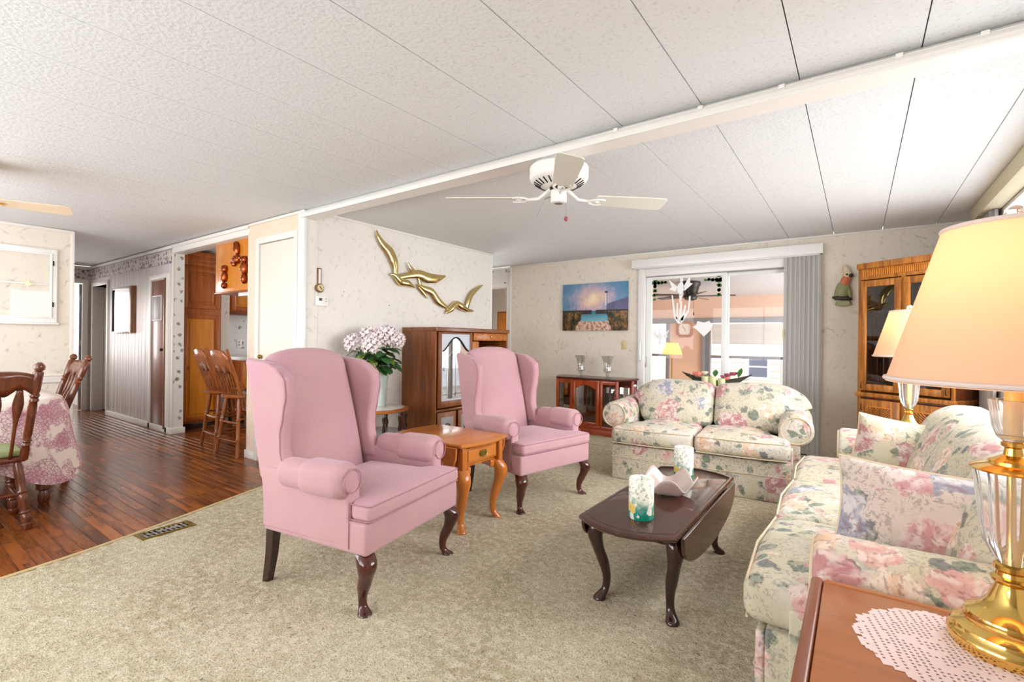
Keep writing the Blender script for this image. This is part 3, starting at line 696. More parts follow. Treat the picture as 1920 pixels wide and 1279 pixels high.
def bird_polys(x, z, s, flip=1):
    f = lambda pts: [(x+flip*u*s, z+v*s) for u, v in pts]
    return [f([(0,-.1),(.06,.02),(.02,.16),(-.05,.1),(-.06,-.02)]), f([(-.05,.05),(-.22,.20),(-.16,.06),(-.20,.02),(-.10,-.02)]), f([(.04,.05),(.16,.26),(.15,.12),(.20,.10),(.06,-.02)]),
            f([(-.02,.14),(.0,.30),(.04,.16)]), f([(-.03,-.08),(-.02,-.24),(.04,-.08)])]
deco('bird_decal', 'white feathery bird sticker on the glass above a white hand shaped sticker', bird_polys(-1.80, 1.86, .72), 'decal_white')
deco('bird_decal', 'white hand shaped feather sticker on the glass beside the octagonal clock', [[(-1.86,1.54),(-1.90,1.80),(-1.915,1.80),(-1.885,1.52),(-1.83,1.44),(-1.79,1.44)], [(-1.79,1.44),(-1.70,1.58),(-1.68,1.78),(-1.70,1.78),(-1.715,1.60),(-1.80,1.50)], [(-1.86,1.50),(-1.85,1.70),(-1.835,1.70),(-1.83,1.50)], [(-1.83,1.48),(-1.80,1.72),(-1.785,1.72),(-1.79,1.48)], [(-1.80,1.48),(-1.75,1.68),(-1.735,1.66),(-1.77,1.48)]], 'decal_white')
deco('bird_decal', 'white gull sticker on the glass before the lit floor lamp', bird_polys(-2.06, 1.26, .55, -1), 'decal_white')
deco('heart_decal', 'white heart shaped sticker on the glass right of the octagonal clock', [[(-1.52,1.28),(-1.61,1.37),(-1.66,1.40),(-1.61,1.42),(-1.60,1.47),(-1.52,1.45),(-1.46,1.47),(-1.43,1.43),(-1.44,1.36)]], 'decal_white')
# valance box and stacked vertical vanes
va = thing('blind_valance', 'long white valance box above the patio door', 'valance', (0, YS, 0))
MB().rbox(-2.39, -.305, -.105, -.095, 2.155, 2.262, .004).rbox(-2.39, -2.38, -.095, 0, 2.155, 2.262, .003).rbox(-.315, -.305, -.095, 0, 2.155, 2.262, .003).rbox(-2.39, -.305, -.095, 0, 2.256, 2.266, .003).build('box', MT['white_gloss'], va)
MB().rbox(-2.37, -.33, -.075, -.035, 2.145, 2.18, .004).build('head_rail', MT['vinyl_white'], va)
bl = thing('vertical_blind', 'grey white vertical blind slats bunched beside the patio door', 'blind', (0, YS-.055, 0))
for k in range(24):
    x = -.655 + k*.0142
    a = radians(16 + 5*sin(k*1.7)); L = .046
    m = MB().grid(lambda u, v, x=x, a=a, L=L: (min(-.31, max(-.668, x+(u-.5)*2*L*cos(a)*.5)), -(u-.5)*2*L*sin(a)+.004*sin(pi*u)+(k % 3)*.006, .028+2.12*v), 3, 1)
    o = m.build('vane', MT['blind_vinyl'], bl, 0); so = o.modifiers.new('thick', 'SOLIDIFY'); so.thickness = .0012
MB().rbox(-.672, -.655, -.03, -.01, 1.27, 1.36, .004).build('wand_clip', MT['almond'], bl)
# ---------------------------------------------------------------- sunroom beyond the glass
YF = 9.6
sf = struct('wall_sunroom', MB().box(-3.03, -2.43, YF, YF+.1, .45, 1.60).box(-4.3, -3.45, YF, YF+.1, .45, 1.60).box(-4.4, 1.6, YF, YF+.1, 1.60, 2.36).box(-4.4, 1.6, YF, YF+.1, 0, .45).box(1.0, 1.6, YF, YF+.1, .45, 1.60).box(-4.4, -4.3, YS+.12, YF-.001, 0, 2.30), 'peach_wall', label='peach wall of the sunroom with windows')
struct('ceiling_sunroom', MB().add([(-4.4,YS+.12,2.30),(1.7,YS+.12,2.30),(1.7,YF+.1,2.07),(-4.4,YF+.1,2.07),(-4.4,YS+.12,2.36),(1.7,YS+.12,2.36),(1.7,YF+.1,2.13),(-4.4,YF+.1,2.13)], [(0,3,2,1),(4,5,6,7),(0,1,5,4),(1,2,6,5),(2,3,7,6),(3,0,4,7)]), 'sun_ceiling', label='white sloping sunroom ceiling')
struct('floor_sunroom', MB().box(-4.4, 1.7, YS+.0, YF+.1, -.06, -.005), 'sun_floor', label='sunroom floor')
MB().rbox(-4.3, 1.0, YF-.03, YF, 1.58, 1.68, .004).build('header_trim', MT['frame_grey'], sf)
w5 = struct('window_5', MB().rbox(-3.45, -3.40, YF, YF+.06, .45, 1.60, .003).rbox(-3.10, -3.03, YF-.03, YF+.06, .45, 1.60, .003).rbox(-3.40, -3.10, YF, YF+.05, .93, .98, .003), 'frame_grey', label='narrow sunroom window behind the floor lamp')
MB().box(-3.40, -3.10, YF+.03, YF+.034, .45, 1.60).build('pane', MT['pane'], w5)
w6 = struct('window_6', MB().rbox(-2.43, -2.36, YF-.04, YF+.06, .45, 1.60, .003).rbox(-2.30, -2.26, YF-.02, YF+.06, .45, 1.60, .003).rbox(.95, 1.0, YF, YF+.06, .45, 1.60, .003).rbox(-2.26, .95, YF, YF+.05, .925, .975, .003), 'frame_grey', label='wide sunroom window with grey frame')
MB().rbox(-1.10, -1.05, YF+.0, YF+.05, .45, 1.60, .003).build('mullion', MT['vinyl_white'], w6)
MB().box(-2.26, .95, YF+.03, YF+.034, .45, 1.60).build('pane', MT['pane'], w6)
MB().box(-2.36, -2.30, YF+.03, YF+.034, .45, 1.60).build('side_pane', MT['frost'], w6)
# rolled bamboo style shade pleats inside the wide sunroom window
sh = thing('roman_shade', 'pale pleated roman shade across the top of the wide sunroom window', 'shade', (0, YF-.05, 0))
for k in range(5): MB().rbox(-2.22, .93, -.015-.004*(k % 2), .0, 1.56-.075*(k+1)+.003, 1.56-.075*k, .006).build('fold', MT['roof_light'], sh)
ck = thing('wall_clock', 'octagonal orange wooden wall clock on the peach wall', 'clock', (-2.74, YF, 1.47))
oc = lambda r, c: [(r,-c),(r,c),(c,r),(-c,r),(-r,c),(-r,-c),(-c,-r),(c,-r)]
mm = MB(); A, B = oc(.160,.10), oc(.108,.07)
for i in range(8):
    j = (i+1) % 8; mm.prism([A[i], A[j], B[j], B[i]], 'y', -.035, 0)
mm.build('rim', MT['oak_orange_x'], ck, 20)
MB().prism(B, 'y', -.018, 0).build('face', MT['clock_face'], ck, 0)
MB().box(-.004,.004,-.022,-.019,0,.075).build('minute_hand', MT['black'], ck, 0).rotation_euler = (0, radians(-35), 0)
MB().box(-.004,.004,-.022,-.019,0,.05).build('hour_hand', MT['black'], ck, 0).rotation_euler = (0, radians(160), 0)
fl_ = thing('floor_lamp', 'brass floor lamp with glowing yellow shade in the sunroom', 'lamp', (-2.80, 9.0, 0))
MB().lathe([(.14,0),(.14,.015),(.05,.03),(.014,.05),(.012,.9),(.02,.92),(.012,.94),(.012,1.0)], 16).build('stand', MT['brass'], fl_)
MB().lathe([(.185,.985),(.105,1.20)], 24, capb=False, capt=False).build('lamp_shade', MT['lamp_shade_yellow'], fl_)
lp = bpy.data.lights.new('floor_lamp_bulb', 'POINT'); lp.energy = 3; lp.color = (1, .72, .38); lp.shadow_soft_size = .03
lo = bpy.data.objects.new('floor_lamp_bulb', lp); COL.objects.link(lo); lo.location = (-2.80, 9.0, 1.08)
def make_fan(name, label, loc, mats, angles, R=.66, drop=.0, zb=-.235, tilt=-8, w0=.055, w1=.075, s=1.0):
    f = thing(name, label, 'ceiling fan', loc)
    return f
sfn = thing('sunroom_fan', 'dark bronze ceiling fan in the sunroom beyond the glass', 'ceiling fan', (-2.20, 8.0, 2.155))
MB().lathe([(.15,.03),(.155,-.01),(.13,-.06),(.11,-.14),(.10,-.17),(.075,-.20),(.10,-.215),(.095,-.25),(.05,-.27)], 20).build('motor_housing', MT['dark_bronze'], sfn)
for a in (12, 84, 156, 228, 300):
    M = Matrix.Rotation(radians(a), 4, 'Z') @ Matrix.Translation((0,0,-.20)) @ Matrix.Rotation(radians(12), 4, 'X')
    MB(M).rbox(.08, .66, -.06, .06, -.004, .004, .003).build('blade', MT['dark_bronze'], sfn)
MB().cyl((.05,0,-.25), (.05,0,-.46), .002, n=6).rbox(.042,.058,-.008,.008,-.51,-.46,.003).build('pull_chain', MT['black'], sfn)
# ---------------------------------------------------------------- outside: neighbour house, lawn
struct('ground', MB().box(-30, 30, 9.8, 60, -.5, -.45), 'grass', label='pale paved ground outside')
nh = thing('neighbour_house', 'pale mobile home with lap siding and white window beyond the sunroom', 'house', (-2.2, 17.0, -.45))
MB().box(-3.2, 9.5, 0, 4, 0, 2.3).build('wall', MT['siding'], nh, 0)
for k in range(10): MB().box(-3.21, 9.51, -.02-.0, 0, .15+.22*k, .15+.22*k+.20).build('siding_board', MT['siding'], nh, 0)
MB().add([(-3.4,-.35,2.3),(9.7,-.35,2.3),(9.7,2,3.2),(-3.4,2,3.2),(-3.4,-.35,2.2),(9.7,-.35,2.2),(9.7,4.3,2.2),(-3.4,4.3,2.2)], [(0,1,2,3),(4,7,6,5),(0,4,5,1),(1,5,6,2),(0,3,7,4),(3,2,6,7)]).build('roof', MT['roof_light'], nh, 0)
for x in (-.62, 3.4):
    wf = MB().box(x-.10, x+.62, -.06, 0, .52, 1.34).build('window', MT['white_gloss'], nh, 0)
    for z in (.60, .95): MB().box(x, x+.52, -.075, -.062, z, z+.30).build('pane', MT['pane_dark'], wf, 0)
nh2 = thing('neighbour_carport', 'white flat roofed carport beside the neighbouring house', 'carport', (-9.6, 16.5, -.45))
MB().box(-5, 3, 0, 5, 2.3, 2.45).build('roof', MT['white_gloss'], nh2, 0)
for x in (-4.8, -1, 2.8): MB().box(x-.06, x+.06, .1, .22, 0, 2.3).build('post', MT['white_gloss'], nh2, 0)
# ---------------------------------------------------------------- wing chairs
def lerp_tab(tab, z):
    if z <= tab[0][0]: return tab[0][1]
    for (a, b), (c, d) in zip(tab, tab[1:]):
        if z <= c:
            t = (z-a)/(c-a); t = t*t*(3-2*t); return b+(d-b)*t
    return tab[-1][1]
def wing_chair(label, loc, rz):
    c = thing('wing_chair', label, 'armchair', loc, rz, 'pink wing chairs')
    F = MT['pink_fabric']
    # upholstered seat base and side panels
    MB().rbox(-.335, .335, -.372, .372, .268, .410, .018, 3, 1, lambda a, b, cc, o: (o[0], o[1]*(.955+.045*a), o[2])).build('seat_base', F, c)
    for s in (-1, 1):
        MB().rbox(-.335, .235, s*.325-.036, s*.325+.036, .285, .575, .018, 3, 2, lambda a, b, cc, o, s=s: (o[0]-(.022*max(0, cc) if a < 0 else 0), o[1]+s*.010*a-s*.004, o[2])).build('side_panel', F, c)
    # reclined back with arched crest
    def bfn(a, b, cc, o):
        v = (cc+1)/2; top = 1.150-.052*abs(b)**2.6
        z = .30+v*(top-.30)
        hw = .258+.012*sin(pi*v)
        xf = -.185-.205*v+.035*(1-b*b)*sin(pi*min(1, v*1.02)); xr = -.335-.150*v
        x = xr+(xf-xr)*(a+1)/2
        return (x, b*hw, z)
    MB().rbox(-.06, .06, -.3, .3, -.42, .42, .05, 4, 7, bfn).build('backrest', F, c)
    front = [(.50,-.165),(.58,-.185),(.66,-.215),(.74,-.218),(.84,-.198),(.93,-.182),(1.0,-.190),(1.05,-.225),(1.085,-.30),(1.10,-.39)]
    for s in (-1, 1):
        def wfn(a, b, cc, o, s=s):
            v = (cc+1)/2; z = .50+v*.60
            xr = -.335-.165*(z-.30)/.80; xf = lerp_tab(front, z)
            t = (a+1)/2; x = xr+(xf-xr)*t
            zz = z-(.012*t if v > .9 else 0)
            y = s*(.300+.006*t)+b*.034
            return (x, y, zz)
        wg = MB().rbox(-.15, .15, -.04, .04, -.30, .30, .032, 4, 8, wfn).build('wing', F, c)
        pts = [(lerp_tab(front, z)-.012, s*(.300+.006+.033), z-.006) for z in [.60+.02*k for k in range(24)]]
        MB().tube(pts, .0030, 6).build('welt', MT['pink_welt'], wg)
        ar = MB().rbox(-.20, .220, s*.345-.064, s*.345+.064, .505, .642, .062, 5, 3).build('arm', F, c)
        def cfn(a, b, cc, o): return (o[0], o[1]*(1.0+.02*max(0,-cc)), o[2])
        cv = MB().rbox(-.05, .236, s*.347-.076, s*.347+.076, .498, .654, .062, 5, 3, cfn).build('arm_cover', F, c)
        MB().tube([(.237, s*.347+.050*cos(k*pi/8), .580+.052*sin(k*pi/8)) for k in range(16)], .0028, 5, closed=True).build('welt', MT['pink_welt'], cv)
        MB().tube([(.236, s*.371, .29), (.236, s*.371, .50)], .0022, 6).build('seam', MT['pink_welt'], c)
    # T shaped seat cushion
    def tfn(a, b, cc, o):
        x = o[0]; t = 1/(1+math.exp(-(x-.13)/.012)); hw = .270+.096*t
        z = o[2]+(.030*(1-a*a)*(1-b*b) if cc > 0 else 0)
        return (x, b*hw, z)
    cu = MB().rbox(-.20, .352, -.3, .3, .413, .490, .024, 3, 12, tfn).build('seat_cushion', F, c)
    for z in (.419, .484):
        MB().tube([(.21, -.364, z), (.332, -.364, z), (.348, -.350, z), (.352, 0, z+.001), (.348, .350, z), (.332, .364, z), (.21, .364, z)], .0028, 6).build('welt', MT['pink_welt'], cu)
    for s in (-1, 1):
        m = MB(); cabriole(m, .288, s*.328, .272, 1, s*.55, .034, .042, .019, .032, 12); m.build('leg', MT['mahogany'], c)
        MB().tube([(-.300, s*.305, .285), (-.312, s*.307, .14), (-.335, s*.310, 0)], [.034, .029, .024], 4, upv=(1,1,0)).build('leg', MT['mahogany_leg'], c)
    return c
wing_chair('dusty pink wing chair with its back towards the wood floor and bar stools', (-2.087, 1.61, 0), 11)
wing_chair('dusty pink wing chair between the maple side table and the curio cabinet', (-2.115, 3.155, 0), -12)
# ---------------------------------------------------------------- floral sofas
def arm_roll(W, y0, y1, s, zc_=.525, r=.118, inner=.50):
    """scroll arm: panel below, roll on top, extruded front to back"""
    cx = s*(W+.02)
    prof = []
    for k in range(0, 23):
        a = radians(-150+k*300/22.0)
        prof.append((cx+s*(-r*sin(radians(0))+r*cos(a+pi/2)*1.0), zc_+r*sin(a+pi/2)))
    return cx, prof
def sofa(name, label, loc, rz, W, nseat, fab, D=.92, depth_front=.0, nback=None, zb=.86, xo=0.0):
    t = thing(name, label, 'sofa', loc, rz)
    F = MT[fab]
    # body: base with loose panel flap
    MB().rbox(-W, W, .03, D, .02, .31, .02, 2).build('base', F, t)
    MB().rbox(-W+.002, W-.002, .008, .035, .005, .305, .010, 2, 6, lambda a, b, c, o: (o[0], o[1]-(.012*sin(a*9)*(1-c)/2 if b < 0 else 0), o[2])).build('front_flap', F, t)
    MB().tube([(-W, .006, .198), (0, .003, .197), (W, .006, .198)], .003, 5).build('seam', MT['piping'], t)
    for s in (-1, 1):
        r = .122; cx = s*(W+.03); zc_ = .535
        ar = MB()
        # panel under the roll
        ar.rbox(s*(W-.015)-.075, s*(W-.015)+.075, .17, D-.04, .30, .52, .02, 2)
        n = 20
        vs, fs = [], []
        ys = [.165, .175, .19, .35, .55, .75, D-.05]
        rs = [.86, .97, 1.0, 1.0, 1.02, 1.04, 1.06]
        for yy, rr in zip(ys, rs):
            for k in range(n):
                a = 2*pi*k/n
                vs.append((cx+r*rr*cos(a), yy, zc_+r*rr*sin(a)*(1.0)))
        for i in range(len(ys)-1):
            for k in range(n):
                k2 = (k+1) % n; fs.append((i*n+k, i*n+k2, (i+1)*n+k2, (i+1)*n+k))
        fs.append(tuple(range(n))); fs.append(tuple((len(ys)-1)*n+k for k in range(n)))
        ar.add(vs, fs)
        o = ar.build('arm', F, t)
        MB().tube([(cx+r*.84*cos(2*pi*k/24), .163, zc_+r*.84*sin(2*pi*k/24)) for k in range(24)], .005, 6, closed=True).build('welt', MT['piping'], o)
        MB().rbox(s*W-.012, s*W+.012, .10, D-.02, .02, .40, .01, 2).build('side_drape', F, t)
    # back frame
    MB().rbox(-W-.02+xo, W+.02+xo, D-.16, D, .30, zb-.06, .06, 3, 3, lambda a, b, c, o: (o[0], o[1]+.05*(c+1)/2, o[2]-.03*a*a*(c > 0))).build('back_frame', F, t)
    # seat cushions
    w = 2*W/nseat
    for k in range(nseat):
        x0 = -W+k*w; x1 = x0+w
        left, right = (k == 0), (k == nseat-1)
        def sfn(a, b, c, o, left=left, right=right):
            x, y, z = o
            # T cut-out at the arms
            if left and a < 0: x += .14*(1/(1+math.exp(-(y+.03)/.015)))*min(1, -a*1.2)
            if right and a > 0: x -= .14*(1/(1+math.exp(-(y+.03)/.015)))*min(1, a*1.2)
            z += .035*(1-a*a)*(1-b**4) if c > 0 else .004*(1-a*a)
            y -= .02*(1-a*a)*(1-c*c) if b < 0 else 0
            return (x, y, z)
        cu = MB().rbox(x0+.004, x1-.004, -.03, .58, .315, .462, .045, 4, 9, sfn).build('seat_cushion', F, t)
        for z in (.328, .450):
            MB().tube([(x0+.02, -.020, z), ((x0+x1)/2, -.041, z), (x1-.02, -.020, z)], .0045, 6).build('welt', MT['piping'], cu)
    nb = nback or nseat; w = 2*(W+.03+xo*.3)/nb
    for k in range(nb):
        x0 = -(W+.03+xo*.3)+k*w+xo; x1 = x0+w; e0, e1 = (k == 0), (k == nb-1)
        def bfn(a, b, c, o, e0=e0, e1=e1):
            x, y, z = o
            v = (c+1)/2
            y += .17*v-.05*(1-a*a)*sin(pi*v)*(b < 0)
            if (e0 and a < 0) or (e1 and a > 0):
                z -= .16*max(0, c)*abs(a)**3.5
                x += (-1 if a < 0 else 1)*.05*v*abs(a) - (-1 if a < 0 else 1)*.11*(1-v)*abs(a)
            z -= .028*max(0, c)*a*a
            return (x, y, z)
        MB().rbox(x0+.003, x1-.003, .47, .68, .44, zb, .075, 5, 9, bfn).build('back_cushion', F, t)
    return t
sofa('loveseat', 'two seat floral loveseat with rolled arms in front of the patio door', (-1.075, 4.04, 0), 5.5, .686, 2, 'floral_love', D=.90, zb=.848, xo=.075)
sofa('sofa', 'three seat floral sofa along the end wall under the wide window', (-.262, 2.74, 0), -90, 1.06, 3, 'floral_sofa', D=.98, zb=.88)
def throw_pillow(label, loc, w, h, th, rz, lean, roll, mat):
    p = thing('throw_pillow', label, 'pillow', loc, rz)
    def pf(a, b, c, o):
        k = max(0.0, (1-abs(a)**2.6)*(1-abs(c)**2.6))**.55
        pin = 1-.07*(1-abs(a)**2)*(abs(c)) ; pin2 = 1-.07*(1-abs(c)**2)*abs(a)
        return (a*w/2*pin2, b*th/2*k+math.copysign(.004, b), c*h/2*pin)
    M = Matrix.Translation((0, 0, h/2)) @ Matrix.Rotation(radians(roll), 4, 'Y') @ Matrix.Rotation(radians(lean), 4, 'X')
    MB(M).rbox(-1, 1, -1, 1, -1, 1, .05, 1, 16, pf).build('cushion', MT[mat], p)
    pts = []
    for k in range(64):
        q = k/16.0; i = int(q); f = q-i; u = -1+2*f
        a, c = ((u,-1),(1,u),(-u,1),(-1,-u))[i]
        pin = 1-.07*(1-a*a)*abs(c); pin2 = 1-.07*(1-c*c)*abs(a)
        pts.append((a*w/2*pin2, 0, c*h/2*pin))
    MB(M).tube(pts, .006, 6, closed=True).build('piping', MT['piping'], p)
    return p
throw_pillow('large rose printed throw pillow propped against the sofa arm by the lamp table', (.200, 2.050, .470), .52, .325, .17, -2, -8, 3, 'floral_pillow')
throw_pillow('floral throw pillow leaning at the hutch end of the sofa', (.200, 3.43, .470), .44, .32, .17, 8, 12, 8, 'floral_pillow_b')
# ---------------------------------------------------------------- drop leaf tables
def top_outline(hx, hy, bow, n=10):
    """hinge sides straight at +-hx, ends bowed out along y"""
    p = []
    for k in range(n+1):
        u = -1+2*k/n; p.append((u*hx, -hy-bow*(1-u*u)))
    for k in range(n+1):
        u = 1-2*k/n; p.append((u*hx, hy+bow*(1-u*u)))
    return p
def slab(poly, z0, z1, cx=0, cy=0, steps=((0,0),(0.006,.25),(.008,.6),(.002,.85),(-.004,1.0))):
    """moulded edge: stacks inset outlines"""
    m = MB(); n = len(poly); vs, fs = [], []
    c = Vector((sum(p[0] for p in poly)/n, sum(p[1] for p in poly)/n, 0))
    for (d, t) in steps:
        for (x, y) in poly:
            v = Vector((x, y, 0))-c; L = v.length; v = v*(1+d/L)
            vs.append((c.x+v.x, c.y+v.y, z0+(z1-z0)*t))
    k = len(steps)
    for i in range(k-1):
        for j in range(n):
            j2 = (j+1) % n; fs.append((i*n+j, i*n+j2, (i+1)*n+j2, (i+1)*n+j))
    fs.append(tuple(range(n-1, -1, -1))); fs.append(tuple((k-1)*n+j for j in range(n)))
    return m.add(vs, fs)
def leaf(sx, hx, hy, drop, z, mat, parent, th=.016):
    pts = [(-hy*.985, z)] + [(-hy*.985*cos(pi*k/18), z-drop*sin(pi*k/18)**.62) for k in range(1, 18)] + [(hy*.985, z)]
    m = MB().prism(pts, 'x', sx*(hx+.004), sx*(hx+.004+th))
    return m.build('drop_leaf', MT[mat], parent, 30, bevel=.004)
# coffee table
ct = thing('coffee_table', 'low dark mahogany drop leaf coffee table in front of the sofa', 'table', (-.800, 2.505, 0))
HX, HY = .215, .545
slab(top_outline(HX, HY, .085), .398, .420).build('table_top', MT['mahogany_dark'], ct, 30)
MB().tube([(HX*.93*cos(0) if 0 else x*.93, y*.95, .4205) for x, y in top_outline(HX, HY, .085)], .0016, 5, closed=True).build('inlay_line', MT['mahogany_leg'], ct)
leaf(1, HX, HY*.93, .175, .402, 'mahogany_dark', ct); leaf(-1, HX, HY*.93, .175, .402, 'mahogany_dark', ct)
for s in (-1, 1): MB().rbox(s*.165-.009, s*.165+.009, -.43, .43, .325, .398, .003).build('apron', MT['mahogany_leg'], ct)
for s in (-1, 1): MB().rbox(-.165, .165, s*.435-.009, s*.435+.009, .335, .398, .003).build('apron', MT['mahogany_leg'], ct)
for sx in (-1, 1):
    for sy in (-1, 1):
        m = MB(); cabriole(m, sx*.160, sy*.415, .398, sx*.55, sy*.83, .044, .036, .018, .030, 12); m.build('leg', MT['mahogany_leg'], ct)
# maple side table between the wing chairs: hinge sides along x
et = thing('side_table', 'honey maple drop leaf side table with drawer between the pink chairs', 'table', (-2.262, 2.435, 0), -90)
HX, HY = .232, .315
slab(top_outline(HX, HY, .038), .540, .562).build('table_top', MT['maple_table'], et, 30)
leaf(1, HX, HY*.93, .205, .543, 'maple_table', et); leaf(-1, HX, HY*.93, .205, .543, 'maple_table', et)
MB().rbox(-.185, .185, -.30, .265, .400, .540, .004).build('case', MT['maple_leg'], et)
MB().rbox(-.205, -.165, .262, .302, .385, .540, .004).rbox(.165, .205, .262, .302, .385, .540, .004).build('corner_block', MT['maple_leg'], et)
dr = MB().rbox(-.155, .155, .262, .288, .425, .522, .005, 2).build('drawer', MT['maple_leg'], et)
MB().rbox(-.142, .142, .286, .294, .438, .510, .006, 2).build('drawer_panel', MT['maple_table'], dr)
bp = MB().prism([(-.04,.474),(-.028,.496),(-.012,.488),(0,.500),(.012,.488),(.028,.496),(.04,.474),(.026,.456),(.01,.462),(0,.450),(-.01,.462),(-.026,.456)], 'y', .293, .297).build('pull_plate', MT['old_brass'], dr, 0)
MB().tube([(-.024,.297,.478),(-.024,.310,.474),(-.014,.314,.460),(0,.315,.456),(.014,.314,.460),(.024,.310,.474),(.024,.297,.478)], .0032, 6).build('pull_bail', MT['old_brass'], dr)
for sx in (-1, 1):
    for sy in (-1, 1):
        m = MB(); cabriole(m, sx*.172, .268 if sy > 0 else -.272, .40, sx*.5, sy*.86, .036, .045, .021, .030, 12); m.build('leg', MT['maple_leg'], et)
        MB().rbox(sx*.13-.03, sx*.13+.03, (.262 if sy > 0 else -.292), (.286 if sy > 0 else -.268), .355, .405, .012, 3).build('knee_block', MT['maple_leg'], et)
# lamp table by the sofa
lt = thing('lamp_table', 'orange brown wooden lamp table at the near arm of the sofa', 'table', (.225, 1.165, 0))
MB().rbox(-.29, .29, -.29, .29, .578, .600, .003).build('table_top', MT['side_table'], lt)
MB().rbox(-.318, -.291, -.318, .318, .568, .6005, .010, 3).build('edge_band', MT['side_table_edge'], lt)
MB().rbox(.291, .318, -.318, .318, .568, .6005, .010, 3).build('edge_band', MT['side_table_edge'], lt)
MB().rbox(-.291, .291, -.318, -.291, .568, .6005, .010, 3).build('edge_band', MT['side_table'], lt)
MB().rbox(-.291, .291, .291, .318, .568, .6005, .010, 3).build('edge_band', MT['side_table'], lt)
MB().rbox(-.27, .27, -.27, .27, .46, .575, .004).build('apron', MT['side_table'], lt)
for sx in (-1, 1):
    for sy in (-1, 1): MB().tube([(sx*.255, sy*.255, .46), (sx*.255, sy*.255, 0)], [.028, .018], 8).build('leg', MT['side_table'], lt)
# second lamp table hidden beyond the far sofa arm
lt2 = thing('lamp_table', 'small wooden lamp table between the far sofa arm and the corner hutch', 'table', (.30, 4.26, 0))
MB().rbox(-.25, .25, -.23, .23, .575, .600, .006, 2).build('table_top', MT['side_table'], lt2)
MB().rbox(-.22, .22, -.20, .20, .47, .575, .004).build('apron', MT['side_table'], lt2)
for sx in (-1, 1):
    for sy in (-1, 1): MB().tube([(sx*.21, sy*.19, .47), (sx*.21, sy*.19, 0)], [.026, .017], 8).build('leg', MT['side_table'], lt2)
# crystal and brass table lamps
def table_lamp(label, loc, watts):
    L = thing('table_lamp', label, 'lamp', loc, 0, 'crystal and brass table lamps')
    MB().lathe([(0.0885,0),(0.0945,.006),(0.0960,.022),(0.0930,.028),(0.0900,.030),(0.0870,.040),(0.0750,.046),(0.0705,.050),(0.0720,.058),(0.0690,.068),(0.0585,.074),(0.0450,.084),(0.0345,.100),(0.0270,.122),(0.0225,.132)], 40).build('base', MT['brass_polished'], L)
    MB().lathe([(0.0225,.130),(0.0300,.136),(0.0315,.142),(0.0240,.147),(0.0225,.155),(0.0270,.160),(0.0270,.168),(0.0225,.172)], 32).build('collar', MT['brass'], L)
    fl_ = lambda a, z: 1+.045*cos(12*a)*min(1, max(0, (z-.19)/.02))
    MB().lathe([(0.0195,.170),(0.0300,.186),(0.0405,.210),(0.0473,.245),(0.0510,.285),(0.0547,.330),(0.0585,.352)], 48, sq=fl_).build('crystal_body', MT['crystal'], L)
    MB().lathe([(.010,.172),(.010,.352)], 12).build('inner_rod', MT['brass'], L)
    MB().lathe([(0.0615,.352),(0.0645,.356),(0.0525,.362),(0.0375,.366),(0.0360,.372),(0.0255,.378),(0.0150,.384),(0.0128,.398),(0.0180,.402),(0.0180,.408),(0.0135,.412)], 36).build('cap', MT['brass'], L)
    MB().lathe([(0.0135,.410),(0.0240,.420),(0.0307,.440),(0.0338,.465),(0.0375,.492),(0.0345,.493),(0.0307,.468),(0.0277,.444),(0.0210,.426),(0.0090,.420)], 36, sq=lambda a, z: 1+.03*cos(10*a)).build('crystal_cup', MT['crystal'], L)
    MB().lathe([(.0145,.418),(.0145,.60)], 16).build('candle_tube', MT['candle_tube'], L)
    MB().lathe([(0.1965,.521),(0.2010,.521),(0.2010,.524),(0.1095,.838),(0.1065,.838),(0.1965,.525)], 56, capb=False, capt=False).build('lamp_shade', MT['lamp_shade'], L)
    MB().tube([(.201*cos(2*pi*k/56), .201*sin(2*pi*k/56), .528) for k in range(56)], .005, 8, closed=True).build('shade_trim', MT['shade_trim'], L)
    MB().tube([(.1095*cos(2*pi*k/56), .1095*sin(2*pi*k/56), .834) for k in range(56)], .005, 8, closed=True).build('shade_trim', MT['shade_trim'], L)
    MB().tube([(-.106,0,.828),(0,0,.831),(.106,0,.828)], .0018, 5).tube([(0,-.106,.828),(0,0,.831),(0,.106,.828)], .0018, 5).build('spider', MT['brass'], L)
    MB().tube([(0,0,.576),(.055,0,.616),(.065,0,.696),(.045,0,.796),(0,0,.832),(-.045,0,.796),(-.065,0,.696),(-.055,0,.616),(0,0,.576)], .002, 5).build('harp', MT['brass'], L)
    MB().lathe([(.004,.831),(.009,.838),(.018,.851),(.019,.860),(.010,.872),(.002,.876)], 14).build('finial', MT['crystal'], L)
    b = MB().lathe([(.010,.576),(.014,.596),(.028,.636),(.030,.661),(.020,.686),(.004,.696)], 16).build('bulb', MT['tube_light'], L)
    lp = bpy.data.lights.new('lamp_bulb', 'POINT'); lp.energy = watts; lp.color = (1.0, .74, .43); lp.shadow_soft_size = .035
    lo = bpy.data.objects.new('lamp_bulb', lp); COL.objects.link(lo); lo.parent = L; lo.location = (0, 0, .730)
    return L
table_lamp('lit crystal and brass table lamp standing on the white lace doily', (.250, 1.345, .6025), 2.6)
table_lamp('lit crystal and brass table lamp on the small table by the corner hutch', (.285, 4.235, .600), 3.0)
